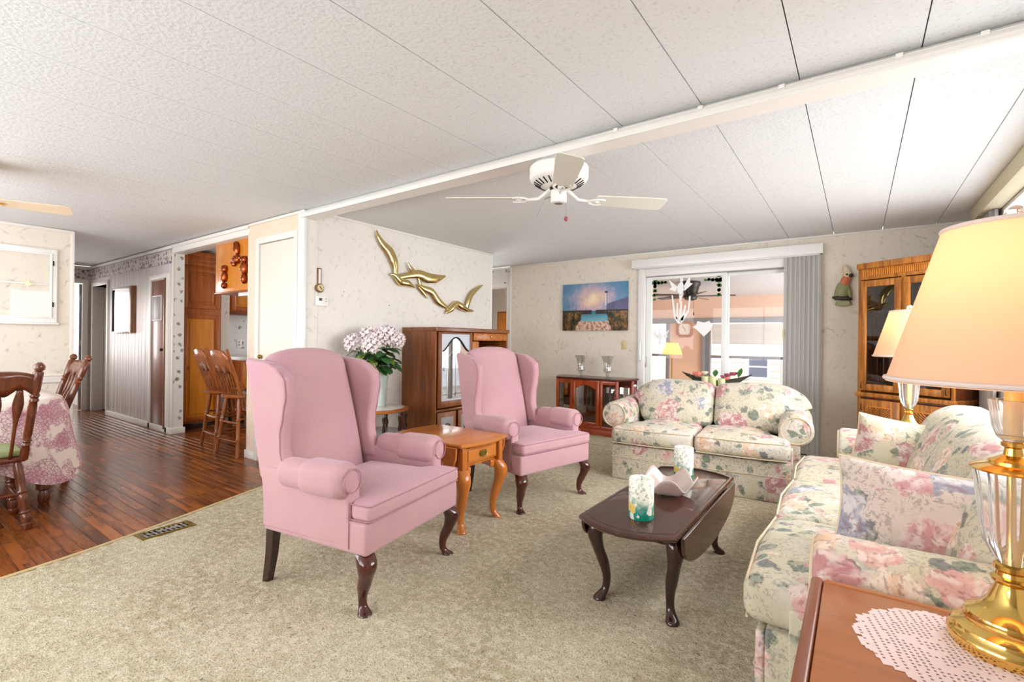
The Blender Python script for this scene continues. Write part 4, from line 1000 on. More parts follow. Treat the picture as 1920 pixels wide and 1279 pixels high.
# crocheted doily with real holes
C = .0050; N = 76
vs, fs, key = [], [], {}
def cell_solid(i, j):
    x, y = (i-N/2+.5)*C, (j-N/2+.5)*C; r = sqrt(x*x+y*y*1.12); a = atan2(y, x)
    R = .158+.011*abs(sin(9*a))+.006*abs(sin(27*a))
    if r > R: return False
    if r > R-.010: return True
    motif = sin(5*a)*.022+.062
    if abs(r-motif) < .014 and (i+j) % 5: return True
    if r > .118: return not (i % 3 == 0 and j % 2 == 0)
    return not (i % 2 == 0 and j % 2 == 0)
def vid(i, j):
    if (i, j) not in key:
        key[(i, j)] = len(vs); vs.append(((i-N/2)*C, (j-N/2)*C, 0))
    return key[(i, j)]
for i in range(N):
    for j in range(N):
        if cell_solid(i, j): fs.append((vid(i,j), vid(i+1,j), vid(i+1,j+1), vid(i,j+1)))
dm = MB(); dm.v = vs; dm.f = fs
do = dm.build('lace_doily', MT['cotton'], None, 0, 'white pink crocheted lace doily with scalloped rim under the brass lamp', 'doily', loc=(.168, 1.270, .6008), rz=14)
so = do.modifiers.new('thick', 'SOLIDIFY'); so.thickness = .0014; so.offset = 1
# things on the coffee table
def candle(label, loc):
    c = thing('pillar_candle', label, 'candle', loc, 0, 'flower printed candles on the coffee table')
    MB().lathe([(.052,0),(.0545,.004),(.0545,.172),(.052,.176),(.044,.176),(.040,.168),(.002,.164)], 32, capt=True).build('wax', MT['candle_print'], c)
    MB().cyl((0,0,.163), (.002,0,.174), .0015, n=6).build('wick', MT['black'], c)
candle('white flower printed pillar candle nearer the bowed table end by the pink chair', (-.779, 2.09, .4205))
candle('white flower printed pillar candle behind the shell bowl, towards the loveseat', (-.815, 2.86, .4205))
def bf(u, v):
    a = 2*pi*u; w_ = .5+.5*cos(5*a); r = .036+.102*v**.75*(1+.10*w_*v); z = .004+.080*v**1.7*(.55+.75*w_)+.004*sin(11*a)*v
    return (r*cos(a), r*sin(a), z)
bm2 = MB().grid(bf, 60, 10, wrapu=True)
bm2.add([(.036*cos(2*pi*k/60), .036*sin(2*pi*k/60), .004) for k in range(60)], [tuple(range(60))])
bo = thing('shell_bowl', 'pale pink glass bowl with deeply ruffled rim between the two candles', 'bowl', (-.79, 2.50, .4205))
o = bm2.build('bowl', MT['bowl_glass'], bo, 80); so = o.modifiers.new('thick', 'SOLIDIFY'); so.thickness = .005
MB().lathe([(.034,0),(.036,.004),(.030,.006)], 24).build('foot', MT['bowl_glass'], bo)
# console table and floral candle centrepiece behind the loveseat
cs = thing('console_table', 'narrow white console table behind the loveseat', 'table', (-1.165, 5.18, 0), 5.5)
MB().rbox(-.55, .55, -.14, .14, .735, .76, .005, 2).build('table_top', MT['white_gloss'], cs)
for sx in (-1, 1):
    for sy in (-1, 1): MB().rbox(sx*.52-.018, sx*.52+.018, sy*.115-.018, sy*.115+.018, 0, .735, .004).build('leg', MT['white_gloss'], cs)
fb = thing('floral_centrepiece', 'dark boat shaped basket of silk roses and candles behind the loveseat', 'flower arrangement', (-1.165, 5.18, .760), 5.5)
def boat(u, v):
    a = 2*pi*u; L, wd = .33, .085
    sx, sy = cos(a), sin(a); e = abs(sx)**1.6
    return (L*sx*(.45+.55*v), wd*sy*(.5+.5*v), .004+v*(.055+.075*e))
o = MB().grid(boat, 40, 6, wrapu=True).build('basket', MT['wicker_dark'], fb, 80); so = o.modifiers.new('thick', 'SOLIDIFY'); so.thickness = .006
for (x, h) in ((-.09, .105), (-.02, .105), (.06, .09)): MB().lathe([(.034,.004),(.036,.01),(.036,h),(.03,h+.002)], 16, x, -.085 if x < .05 else -.08).build('candle', MT['candle_green'], fb)
def rose(mb, x, y, z, r, n=3):
    for k in range(n):
        rr = r*(1-k*.27); m_ = 6
        mb.grid(lambda u, v, rr=rr, k=k: (x+rr*(.35+.65*sin(v*pi*.62))*cos(2*pi*u+k)*(1+.12*cos(10*pi*u+k)), y+rr*(.35+.65*sin(v*pi*.62))*sin(2*pi*u+k)*(1+.12*cos(10*pi*u+k)), z+rr*(.15+.95*v)-.1*rr+.004*k), 15, 4, wrapu=True)
    return mb
random.seed(5)
for (x, z, r, mat) in ((-.17,.075,.038,'petal_pink'),(-.10,.10,.026,'petal_cream'),(.075,.07,.024,'petal_mauve'),(.115,.085,.028,'petal_mauve'),(.165,.10,.028,'petal_mauve'),(.11,.055,.022,'petal_pink')):
    rose(MB(), x, -.062, z+.022, r*1.25).build('rose', MT[mat], fb, 60)
def leafshape(mb, base, direction, L, wd, droop=.3):
    d = Vector(direction).normalized(); s = d.cross(Vector((0,0,1)));
    s = s.normalized() if s.length > .01 else Vector((1,0,0))
    nrm = s.cross(d)
    P = []
    for t, w_ in ((0,.05),(.25,.75),(.55,1.0),(.8,.65),(1,.02)):
        c = Vector(base)+d*L*t-Vector((0,0,droop*L*t*t))
        P.append((c-s*wd*w_+nrm*.12*wd, c, c+s*wd*w_+nrm*.12*wd))
    vs = [tuple(p) for r in P for p in r]; fs = []
    for i in range(4):
        for j in range(2): fs.append((i*3+j, i*3+j+1, i*3+j+4, i*3+j+3))
    return mb.add(vs, fs)
for (x, z, dx, dz, L) in ((.0,.09,.1,1,.075),(.215,.09,.25,1,.10),(-.27,.08,-.6,.7,.07),(-.02,.06,-.5,.7,.07),(.26,.06,.9,.5,.08),(-.22,.05,-.4,1,.07)):
    leafshape(MB(), (x, -.06, z+.015), (dx, -.15, dz), L*1.1, L*.40, .1).build('leaf', MT['leaf_green'], fb, 60)
# ---------------------------------------------------------------- entertainment case by the bird wall (front faces +x)
bc = thing('bookcase', 'walnut entertainment case with arched leaded glass door against the bird wall', 'cabinet', (-3.995, 3.545, 0))
Dp, Wd, Ht = .495, 1.245, 1.335      # depth along x, width along y
MB().rbox(0, Dp, 0, .022, .0, Ht, .002).build('side_panel', MT['walnut_case'], bc)
MB().rbox(0, Dp, Wd-.022, Wd, .0, Ht, .002).build('side_panel', MT['walnut_case'], bc)
MB().rbox(0, .012, .022, Wd-.022, .05, Ht-.03, .002).build('back_panel', MT['walnut_case'], bc)
MB().rbox(-.0, Dp+.022, -.004, Wd+.012, Ht-.045, Ht, .008, 3).build('top', MT['walnut_case_y'], bc)
MB().rbox(.012, Dp, .022, Wd-.022, .05, .075, .002).rbox(.012, Dp, .022, Wd-.022, .455, .48, .002).build('shelf', MT['walnut_case_y'], bc)
MB().rbox(.012, Dp, .56, .585, .48, Ht-.045, .002).build('divider', MT['walnut_case'], bc)
MB().rbox(Dp-.03, Dp-.01, .022, Wd-.022, 0, .05, .002).build('plinth', MT['walnut_case_y'], bc)
gd = MB().rbox(Dp, Dp+.02, .03, .075, .50, 1.285, .004).rbox(Dp, Dp+.02, .515, .56, .50, 1.285, .004).rbox(Dp, Dp+.02, .075, .515, .50, .565, .004).rbox(Dp, Dp+.02, .075, .515, 1.265, 1.285, .004).build('glass_door', MT['walnut_case'], bc)
MB().box(Dp+.006, Dp+.010, .075, .515, .565, 1.265).build('glass', MT['bookcase_glass'], gd)
MB().rbox(Dp+.011, Dp+.016, .075, .09, .565, 1.265, .002).rbox(Dp+.011, Dp+.016, .5, .515, .565, 1.265, .002).rbox(Dp+.011, Dp+.016, .09, .5, .565, .585, .002).build('frosted_rim', MT['frost'], gd)
# arch: frosted spandrel above a dark curved rail
arch = [(.09+.41*k/24, 1.085+.145*(.5-.5*cos(2*pi*k/24))**.8) for k in range(25)]
MB().prism([(p[0], p[1]) for p in arch]+[(.50,1.265),(.09,1.265)], 'x', Dp+.010, Dp+.013).build('spandrel', MT['frost'], gd, 0)
MB().tube([(Dp+.014, a, b) for a, b in arch], .009, 6).build('arch_rail', MT['dark_bronze'], gd)
MB().tube([(Dp+.012,.17,.60),(Dp+.012,.17,1.02),(Dp+.012,.24,1.08)], .003, 5).build('lead', MT['steel'], gd)
MB().tube([(Dp+.012,.30,.60),(Dp+.012,.30,1.20)], .003, 5).build('lead', MT['steel'], gd)
MB().tube([(Dp+.012,.43,.60),(Dp+.012,.43,1.02),(Dp+.012,.36,1.08)], .003, 5).build('lead', MT['steel'], gd)
MB().tube([(Dp+.012,.10,.63),(Dp+.012,.49,.63)], .003, 5).build('lead', MT['steel'], gd)
for (a, z) in ((.12,.90),(.30,.63)): MB().tube([(Dp+.013, a+.016*cos(k*pi/5), z+.016*sin(k*pi/5)) for k in range(10)], .003, 5, closed=True).build('lead', MT['steel'], gd)
MB().rbox(Dp-.005, Dp+.012, .59, Wd-.03, 1.20, 1.285, .004).build('drawer', MT['oak_orange_x'], bc)
MB().lathe([(.004,0),(.010,.008),(.012,.016),(.004,.022)], 10).build('knob', MT['brass'], bc, loc=(Dp+.012, .90, 1.245)).rotation_euler = (0, pi/2, 0)
MB().rbox(.02, Dp-.02, .585, .72, .48, 1.19, .004).build('inner_box', MT['maple_leg'], bc)
for y0 in (.03, .34, .65, .95):
    dd = MB().rbox(Dp, Dp+.018, y0, y0+.275, .08, .45, .004).build('carved_door', MT['walnut_case'], bc)
    MB().rbox(Dp+.016, Dp+.022, y0+.045, y0+.23, .13, .40, .003).build('metal_panel', MT['photo_grey'], dd)
    for k in range(3): MB().tube([(Dp+.024, y0+.137+.05*cos(q*pi/6)*(1-.25*k), .265+.07*sin(q*pi/6)*(1-.25*k)) for q in range(12)], .004, 5, closed=True).build('scroll', MT['dark_bronze'], dd)
# ---------------------------------------------------------------- two tier plant stand, vase and flowers
ps = thing('plant_stand', 'two tier plant stand with turned spindles beside the entertainment case', 'plant stand', (-3.70, 2.97, 0))
MB().lathe([(.29,.530),(.30,.535),(.30,.552),(.29,.556)], 36).build('top_tier', MT['maple_leg'], ps)
MB().lathe([(.255,.556),(.262,.560),(.25,.563)], 36, sq=lambda a, z: 1+.02*sin(24*a)).build('lace_mat', MT['marble_white'], ps)
MB().lathe([(.285,.295),(.29,.30),(.29,.312),(.28,.316)], 36).build('lower_tier', MT['mahogany_leg'], ps)
MB().lathe([(.262,.316),(.268,.320),(.262,.328),(.255,.330)], 36).build('marble_slab', MT['marble_grey'], ps)
for k in range(10):
    a = 2*pi*k/10+.2
    MB().lathe([(.009,.316),(.012,.34),(.018,.38),(.010,.415),(.012,.425),(.010,.435),(.018,.475),(.012,.51),(.009,.532)], 10, .272*cos(a), .272*sin(a)).build('spindle', MT['mahogany_leg'], ps)
for k in range(4):
    a = 2*pi*k/4+pi/4
    MB().lathe([(.014,0),(.020,.02),(.012,.06),(.020,.14),(.016,.22),(.022,.28),(.016,.298)], 10, .24*cos(a), .24*sin(a)).build('leg', MT['mahogany_leg'], ps)
vz = thing('flower_vase', 'pale blue swirled ceramic vase on the plant stand', 'vase', (-3.69, 2.995, .5640))
def vsw(u, v):
    a = 2*pi*u; z = v*.395; r = .058+.038*v**1.4+.010*max(0, v-.9)*10*.3; r *= 1+.035*sin(6*a+9*v)*sin(pi*min(1, v*1.1))
    return (r*cos(a), r*sin(a), z)
o = MB().grid(vsw, 48, 24, wrapu=True).add([(.058*cos(2*pi*k/24), .058*sin(2*pi*k/24), .0) for k in range(24)], [tuple(range(24))]).build('body', MT['vase_ceramic'], vz, 80)
so = o.modifiers.new('thick', 'SOLIDIFY'); so.thickness = .006
bq = thing('silk_bouquet', 'bouquet of white blush hydrangeas with green leaves standing in the blue vase', 'flowers', (-3.69, 2.975, .90))
random.seed(11)
blooms = [(-.14,.13,.27,.085),(-.05,-.06,.32,.095),(.06,.06,.33,.10),(.02,.18,.29,.09),(.10,-.16,.25,.085),(-.10,-.20,.26,.085),(.12,.12,.30,.075),(.06,-.05,.30,.08),(-.02,.04,.30,.09)]
for (x, y, z, r) in blooms:
    m = MB()
    for k in range(46):
        t = k+.5; ph = math.acos(1-2*t/46*.86); th = pi*(1+5**.5)*t
        n = Vector((cos(th)*sin(ph), sin(th)*sin(ph), cos(ph))); c0 = Vector((x, y, z))+n*r*random.uniform(.9, 1.06)
        s = n.orthogonal().normalized(); b = n.cross(s); q = r*.34; ro = random.random()*6
        pts = []
        for j in range(8):
            g = ro+j*pi/4; rr = q*(1.0 if j % 2 == 0 else .55); pts.append(tuple(c0+(s*cos(g)+b*sin(g))*rr+n*(.012 if j % 2 == 0 else 0)))
        pts.append(tuple(c0-n*.004)); m.add(pts, [(8, j, (j+1) % 8) for j in range(8)])
    m.build('bloom', MT['petal_white'], bq, 0)
for k in range(96):
    a = random.random()*2*pi; z0 = random.uniform(.03, .23); rr = random.uniform(.06, .20)
    d = (cos(a), sin(a), random.uniform(-.5, .6)); L = random.uniform(.11, .17)
    leafshape(MB(), (rr*cos(a)*.8, rr*sin(a)*.8, z0), d, L, L*random.uniform(.28, .40), .35).build('leaf', MT['leaf_green' if k % 5 else 'leaf_light'], bq, 60)
for k in range(7):
    a = 2*pi*k/7; MB().tube([(0,0,-.25),(.03*cos(a),.03*sin(a),0),(.08*cos(a),.08*sin(a),.17)], .004, 6).build('stem', MT['leaf_green'], bq)
# ---------------------------------------------------------------- gold gull wall sculpture
gs = thing('gull_sculpture', 'pair of joined polished brass gulls flying up the partition wall', 'wall sculpture', (XB, 0, 0))
def feather(name, pts, wid, off=.035, th=.35):
    P = spline([(off+o_, y, z) for (y, z), o_ in zip(pts, [0]*len(pts))], 6)
    n = len(P); R = []
    for i in range(n):
        t = i/(n-1)*(len(wid)-1); a = int(min(t, len(wid)-2)); R.append(wid[a]+(wid[a+1]-wid[a])*(t-a))
    m = MB(); vs, fs = [], []; K = 10
    for i in range(n):
        p = Vector(P[i]); tg = (Vector(P[min(i+1, n-1)])-Vector(P[max(i-1, 0)])).normalized()
        sd = tg.cross(Vector((1,0,0))).normalized()
        for k in range(K):
            g = 2*pi*k/K; vs.append(tuple(p+sd*R[i]*cos(g)+Vector((1,0,0))*R[i]*th*sin(g)))
    for i in range(n-1):
        for k in range(K):
            k2 = (k+1) % K; fs.append((i*K+k, i*K+k2, (i+1)*K+k2, (i+1)*K+k))
    fs.append(tuple(range(K))); fs.append(tuple((n-1)*K+k for k in range(K)))
    m.add(vs, fs).build(name, MT['gold_foil'], gs, 60)
feather('wing', [(3.161,2.308),(3.187,2.245),(3.25,2.175),(3.332,2.115),(3.389,2.03),(3.414,1.95),(3.418,1.87)], [.004,.025,.040,.055,.055,.036,.022])
feather('wing', [(3.461,1.864),(3.598,1.899),(3.741,1.928),(3.877,1.904),(4.019,1.913),(4.166,1.958)], [.026,.034,.048,.060,.048,.004], .045)
feather('wing', [(3.577,2.038),(3.609,1.985),(3.668,1.934)], [.004,.022,.030], .05)
feather('body', [(3.335,1.873),(3.365,1.880),(3.407,1.865),(3.474,1.816),(3.574,1.808),(3.677,1.772)], [.003,.016,.030,.042,.036,.005], .05, .7)
feather('wing', [(3.723,1.813),(3.824,1.779),(3.95,1.75),(4.052,1.656),(4.225,1.577)], [.010,.030,.042,.044,.012], .04)
feather('link', [(3.752,1.90),(3.783,1.809),(3.81,1.782)], [.020,.020,.018], .03)
feather('wing', [(3.743,1.795),(3.825,1.734),(3.895,1.67)], [.024,.026,.004], .03)
feather('body', [(4.173,1.518),(4.264,1.576),(4.357,1.639),(4.455,1.613),(4.555,1.583),(4.671,1.571)], [.008,.040,.042,.044,.030,.008], .045, .7)
feather('wing', [(4.563,1.611),(4.59,1.702),(4.674,1.809),(4.864,1.924)], [.030,.042,.036,.004], .04)
# thermometer and thermostat
th_ = thing('wall_thermometer', 'brass and dark wood banjo thermometer on the partition wall', 'thermometer', (XB, 2.545, 1.68))
MB().rbox(0, .014, -.022, .022, .0, .165, .004).build('plaque', MT['frame_brown'], th_)
MB().rbox(.014, .018, -.010, .012, .02, .155, .001).build('scale', MT['clock_face'], th_)
m = MB(Matrix.Rotation(pi/2, 4, 'Y')); m.lathe([(.042,0),(.042,.018),(.036,.022)], 24).build('dial_rim', MT['frame_brown'], th_, loc=(0, .002, -.018))
m = MB(Matrix.Rotation(pi/2, 4, 'Y')); m.lathe([(.031,.020),(.031,.025)], 24).build('dial', MT['almond'], th_, loc=(0, .006, -.016))
MB().box(.026, .028, -.003, .003, -.02, .018).build('needle', MT['black'], th_, loc=(0, .006, -.016)).rotation_euler = (radians(40), 0, 0)
ts = thing('thermostat', 'white wall thermostat with small screen under the thermometer', 'thermostat', (XB, 2.57, 1.545))
MB().rbox(0, .025, -.062, .062, -.045, .045, .006, 2).build('case', MT['white_gloss'], ts)
MB().box(.0252, .027, -.035, -.004, .002, .026).build('screen', MT['lcd'], ts)
for z in (-.006, .018): MB().rbox(.025, .029, .03, .042, z, z+.008, .002).build('button', MT['frame_grey'], ts)
# ---------------------------------------------------------------- seascape painting
t = NT('seascape', 0.45, spec=0.3); v = t.co(); X, Y, Z = t.xyz(v)
nz = t.noise(v, 9, 4, .6); sun = t.vm('LENGTH', v)
def lin(a, b, c): return t.ma('ADD', t.ma('ADD', t.ma('MULTIPLY', X, a), t.ma('MULTIPLY', Z, b)), c)
ss = t.n('VectorMath', operation='DISTANCE'); t.put(ss.inputs[0], t.vm('MULTIPLY', v, (.7, 1, 1.0))); ss.inputs[1].default_value = (-.01, 0, .10); sd = ss.outputs['Value']
sky = t.ramp(t.ma('ADD', sd, t.ma('MULTIPLY', t.ma('SUBTRACT', nz, .5), .25)), [(0.0, srgb(248,232,196)), (.09, srgb(230,196,176)), (.17, srgb(190,172,188)), (.27, srgb(112,148,182)), (.42, srgb(78,132,168))])
c = sky
hill = t.ma('MULTIPLY', t.ma('GREATER_THAN', X, .19), t.ma('LESS_THAN', t.ma('ADD', Z, t.ma('MULTIPLY', X, -.28)), -.02))
c = t.mix(hill, c, t.mix(nz, srgb(72,76,112), srgb(118,116,150)))
sea = t.ma('LESS_THAN', Z, -.055); c = t.mix(sea, c, t.mix(t.sm(Z, -.20, -.06), srgb(120,180,196), srgb(64,118,146)))
dk = t.ma('MULTIPLY', t.ma('LESS_THAN', t.ma('ABSOLUTE', t.ma('ADD', Z, .072)), .028), t.ma('GREATER_THAN', t.ma('ABSOLUTE', X), .03)); c = t.mix(dk, c, srgb(56,50,52))
sand = t.ma('LESS_THAN', t.ma('ADD', Z, t.ma('MULTIPLY', nz, .03)), -.185); c = t.mix(sand, c, t.mix(t.sm(t.noise(v, 26, 3), .4, .6), srgb(226,200,182), srgb(176,128,106)))
dune = t.ma('MULTIPLY', t.ma('GREATER_THAN', t.ma('ADD', t.ma('ABSOLUTE', X), t.ma('MULTIPLY', t.ma('ADD', nz, -.5), .12)), t.ma('ADD', .17, t.ma('MULTIPLY', t.ma('ADD', Z, .08), -.42))), t.ma('LESS_THAN', t.ma('ADD', Z, t.ma('MULTIPLY', nz, .04)), -.045))
dc = t.ramp(t.noise(t.co((1,1,.5)), 14, 4, .7), [(.38, srgb(34,34,28)), (.50, srgb(84,70,46)), (.60, srgb(160,112,62)), (.70, srgb(92,84,88))])
c = t.mix(dune, c, dc)
st = t.noise(t.co((60, 1, 7), rot=(0, radians(-18), 0)), 1.0, 2, .6)
gr = t.ma('MULTIPLY', t.ma('MULTIPLY', t.sm(st, .60, .64), t.ma('LESS_THAN', t.ma('ABSOLUTE', t.ma('ADD', Z, -.0)), .075)), t.ma('GREATER_THAN', t.ma('ABSOLUTE', X), .09)); c = t.mix(t.ma('MULTIPLY', gr, .8), c, srgb(92,78,92))
lh = t.ma('MULTIPLY', t.ma('LESS_THAN', t.ma('ABSOLUTE', t.ma('ADD', X, -.185)), .014), t.ma('LESS_THAN', t.ma('ABSOLUTE', t.ma('ADD', Z, -.10)), .085)); c = t.mix(lh, c, t.mix(t.sm(X, .18, .195), srgb(226,220,224), srgb(140,136,160)))
lc = t.ma('MULTIPLY', t.ma('LESS_THAN', t.ma('ABSOLUTE', t.ma('ADD', X, -.185)), .02), t.ma('LESS_THAN', t.ma('ABSOLUTE', t.ma('ADD', Z, -.195)), .012)); c = t.mix(lc, c, srgb(48,56,66))
t.col(c).bump(t.noise(v, 60, 3), .3, .004); MT['seascape'] = t.m
pt = thing('seascape_painting', 'unframed canvas of a lighthouse and dunes at sunset on the side wall', 'painting', (-2.956, YS-.002, 1.683))
MB().rbox(-.487, .487, -.038, 0, -.326, .326, .003).build('canvas', MT['seascape'], pt)
sw_ = thing('light_switch', 'almond light switch plate beside the patio door', 'light switch', (-2.525, YS, 1.165))
MB().rbox(-.036, .036, -.007, 0, -.06, .06, .003).build('plate', MT['almond'], sw_)
MB().rbox(-.006, .006, -.016, -.006, -.012, .012, .002).build('toggle', MT['almond'], sw_)
# ---------------------------------------------------------------- curio cabinet
cu = thing('curio_cabinet', 'cherry wood glass curio cabinet with arched door under the painting', 'cabinet', (-2.87, YS, 0))
xf, yf, yb = .425, -.42, -.02; xs = .545; ysd = -.20
outl = lambda e: [(-xf-e*.5, yf-e), (xf+e*.5, yf-e), (xs+e, ysd-e*.4), (xs+e, yb), (-xs-e, yb), (-xs-e, ysd-e*.4)]
slab(outl(.012), .705, .732, steps=((-.006,0),(.004,.4),(.006,.7),(0,1))).build('top', MT['cherry_dark'], cu, 30)
slab(outl(0), .0, .085, steps=((.008,0),(.008,.6),(.002,.7),(0,1))).build('plinth', MT['cherry'], cu, 30)
MB().rbox(-xs, xs, yb-.012, yb, .085, .705, .002).build('back_mirror', MT['mirror'], cu)
MB().prism(outl(-.02), 'z', .395, .401).build('glass_shelf', MT['cabinet_glass'], cu, 0)
for x in (-xf, -.215, .215, xf): MB().rbox(x-.018, x+.018, yf, yf+.03, .085, .705, .003).build('stile', MT['cherry'], cu)
for s in (-1, 1): MB().rbox(s*xs-.016, s*xs+.016, ysd-.012, ysd+.02, .085, .705, .003).build('stile', MT['cherry'], cu)
MB().rbox(-xf, xf, yf+.002, yf+.026, .655, .705, .003).build('rail', MT['cherry'], cu)
MB().rbox(-xf, xf, yf+.002, yf+.026, .085, .12, .003).build('rail', MT['cherry'], cu)
dr = MB().rbox(-.195, -.150, yf-.016, yf+.006, .125, .69, .004).rbox(.150, .195, yf-.016, yf+.006, .125, .69, .004).rbox(-.15, .15, yf-.016, yf+.006, .125, .165, .004)
dr.prism([(-.15,.69),(-.15,.585)]+[(-.15+.30*k/12, .585+.055*sin(pi*k/12)) for k in range(13)]+[(.15,.69)], 'y', yf-.016, yf+.006)
dr = dr.build('door', MT['cherry'], cu)
MB().box(-.15, .15, yf-.006, yf-.003, .165, .645).build('glass', MT['dark_cabinet_glass'], dr)
MB().rbox(-.178, -.168, yf-.026, yf-.016, .40, .46, .003).build('pull', MT['pull_dark'], dr)
for (a, b) in ((-xf+.018, -.233), (.233, xf-.018)): MB().box(a, b, yf+.012, yf+.015, .12, .655).build('side_glass', MT['dark_cabinet_glass'], cu)
for s in (-1, 1): MB().add([(s*xf, yf+.01, .12), (s*xs, ysd, .12), (s*xs, ysd, .68), (s*xf, yf+.01, .68)], [(0,1,2,3)]).build('corner_glass', MT['cabinet_glass'], cu, 0)
for (x, y, h) in ((.30, -.22, .12), (.32,-.18,.0)):
    if h: MB().lathe([(.03,.401),(.05,.41),(.06,.45),(.035,.50),(.03,.52)], 16, x, y).build('ornament', MT['glass_body'], cu)
def hurricane(label, x, y):
    g = thing('hurricane_glass', label, 'glass vase', (x, y, .732), 0, 'clear glass hurricanes on the curio')
    MB().lathe([(.060,0),(.062,.006),(.024,.018),(.018,.035),(.032,.045),(.018,.056),(.026,.066),(.052,.085),(.056,.105),(.047,.125),(.046,.16),(.056,.22),(.082,.290),(.078,.290),(.052,.22),(.042,.16),(.043,.125),(.050,.10),(.014,.080)], 28).build('glass', MT['hurricane'], g, 60)
hurricane('clear footed hurricane glass on the curio, farther from the patio door', -2.985, 5.74)
hurricane('clear footed hurricane glass on the curio, nearer the light switch', -2.605, 5.74)
# ---------------------------------------------------------------- parrot plaque
pr = thing('parrot_plaque', 'painted ceramic cockatoo figure hung on the side wall by the hutch', 'wall ornament', (-.125, YS, 1.62))
def blob(name, c, r, mat, rot=0):
    M = Matrix.Translation(c) @ Matrix.Rotation(radians(rot), 4, 'Y') @ Matrix.Diagonal((*r, 1))
    m = MB(M); n = 10
    m.lathe([(sin(pi*k/n) if 0 < k < n else .001, -cos(pi*k/n)) for k in range(n+1)], 18, capb=False, capt=False)
    m.build(name, MT[mat], pr, 60)
blob('body', (-.008, -.035, .145), (.064, .045, .100), 'parrot_green', 6)
blob('neck', (.015, -.04, .235), (.043, .040, .075), 'parrot_orange', 14)
blob('head', (.035, -.045, .300), (.042, .038, .042), 'parrot_cream', 0)
blob('crest', (.022, -.035, .350), (.032, .028, .058), 'parrot_cream', -20)
blob('eye', (.028, -.083, .300), (.011, .006, .010), 'parrot_dark')
blob('beak', (.062, -.075, .288), (.020, .024, .022), 'parrot_dark', 30)
blob('wing', (-.056, -.03, .125), (.022, .035, .090), 'parrot_green', 10)
blob('wing', (.044, -.03, .130), (.022, .035, .085), 'parrot_green', -12)
blob('perch', (-.012, -.045, .060), (.090, .030, .026), 'parrot_dark', 8)
MB().prism([(-.050,.055),(.040,.055),(.068,-.010),(.03,-.022),(-.03,-.022),(-.075,-.008)], 'y', -.055, -.005).build('tail', MT['parrot_green'], pr, 0, bevel=.008)
# ---------------------------------------------------------------- corner china hutch (turned 33 degrees)
hu = thing('china_hutch', 'tall oak china hutch with glass doors set across the room corner', 'cabinet', (0.0, 5.55, 0), -33)
Wh, Dh, Hh = .75, .405, 1.955
MB().rbox(0, .02, 0, Dh, .05, Hh-.05, .002).build('side_panel', MT['hutch_oak'], hu)
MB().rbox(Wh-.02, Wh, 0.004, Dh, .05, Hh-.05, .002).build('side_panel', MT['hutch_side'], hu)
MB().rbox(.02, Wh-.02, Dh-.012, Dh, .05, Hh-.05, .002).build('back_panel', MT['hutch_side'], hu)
MB().rbox(-.012, Wh+.012, -.018, Dh, Hh-.055, Hh, .008, 2).build('crown', MT['hutch_oak'], hu)
fr = MB().rbox(0, Wh, -.004, .018, Hh-.155, Hh-.055, .002).build('frieze', MT['hutch_oak'], hu)
k = 0; x = .045
while x < Wh-.05: MB().rbox(x, x+.0115, -.012, -.004, Hh-.125, Hh-.066, .003).build('flute', MT['kitchen_oak_light'], fr); x += .0155
MB().rbox(0, .028, -.002, .018, .05, Hh-.15, .002).rbox(Wh-.028, Wh, -.002, .018, .05, Hh-.15, .002).rbox(Wh/2-.018, Wh/2+.018, -.002, .018, .05, Hh-.15, .002).build('face_frame', MT['hutch_oak'], hu)
MB().rbox(-.010, Wh+.010, -.022, Dh, .725, .765, .008, 2).build('waist_moulding', MT['hutch_oak'], hu)
MB().rbox(0, Wh, .0, Dh, 0, .05, .002).build('plinth', MT['hutch_oak'], hu)
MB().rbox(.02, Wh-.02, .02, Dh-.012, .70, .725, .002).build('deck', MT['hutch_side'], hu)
for z in (1.14, 1.46): MB().rbox(.02, Wh-.02, .03, Dh-.012, z, z+.016, .002).build('shelf', MT['hutch_side'], hu)
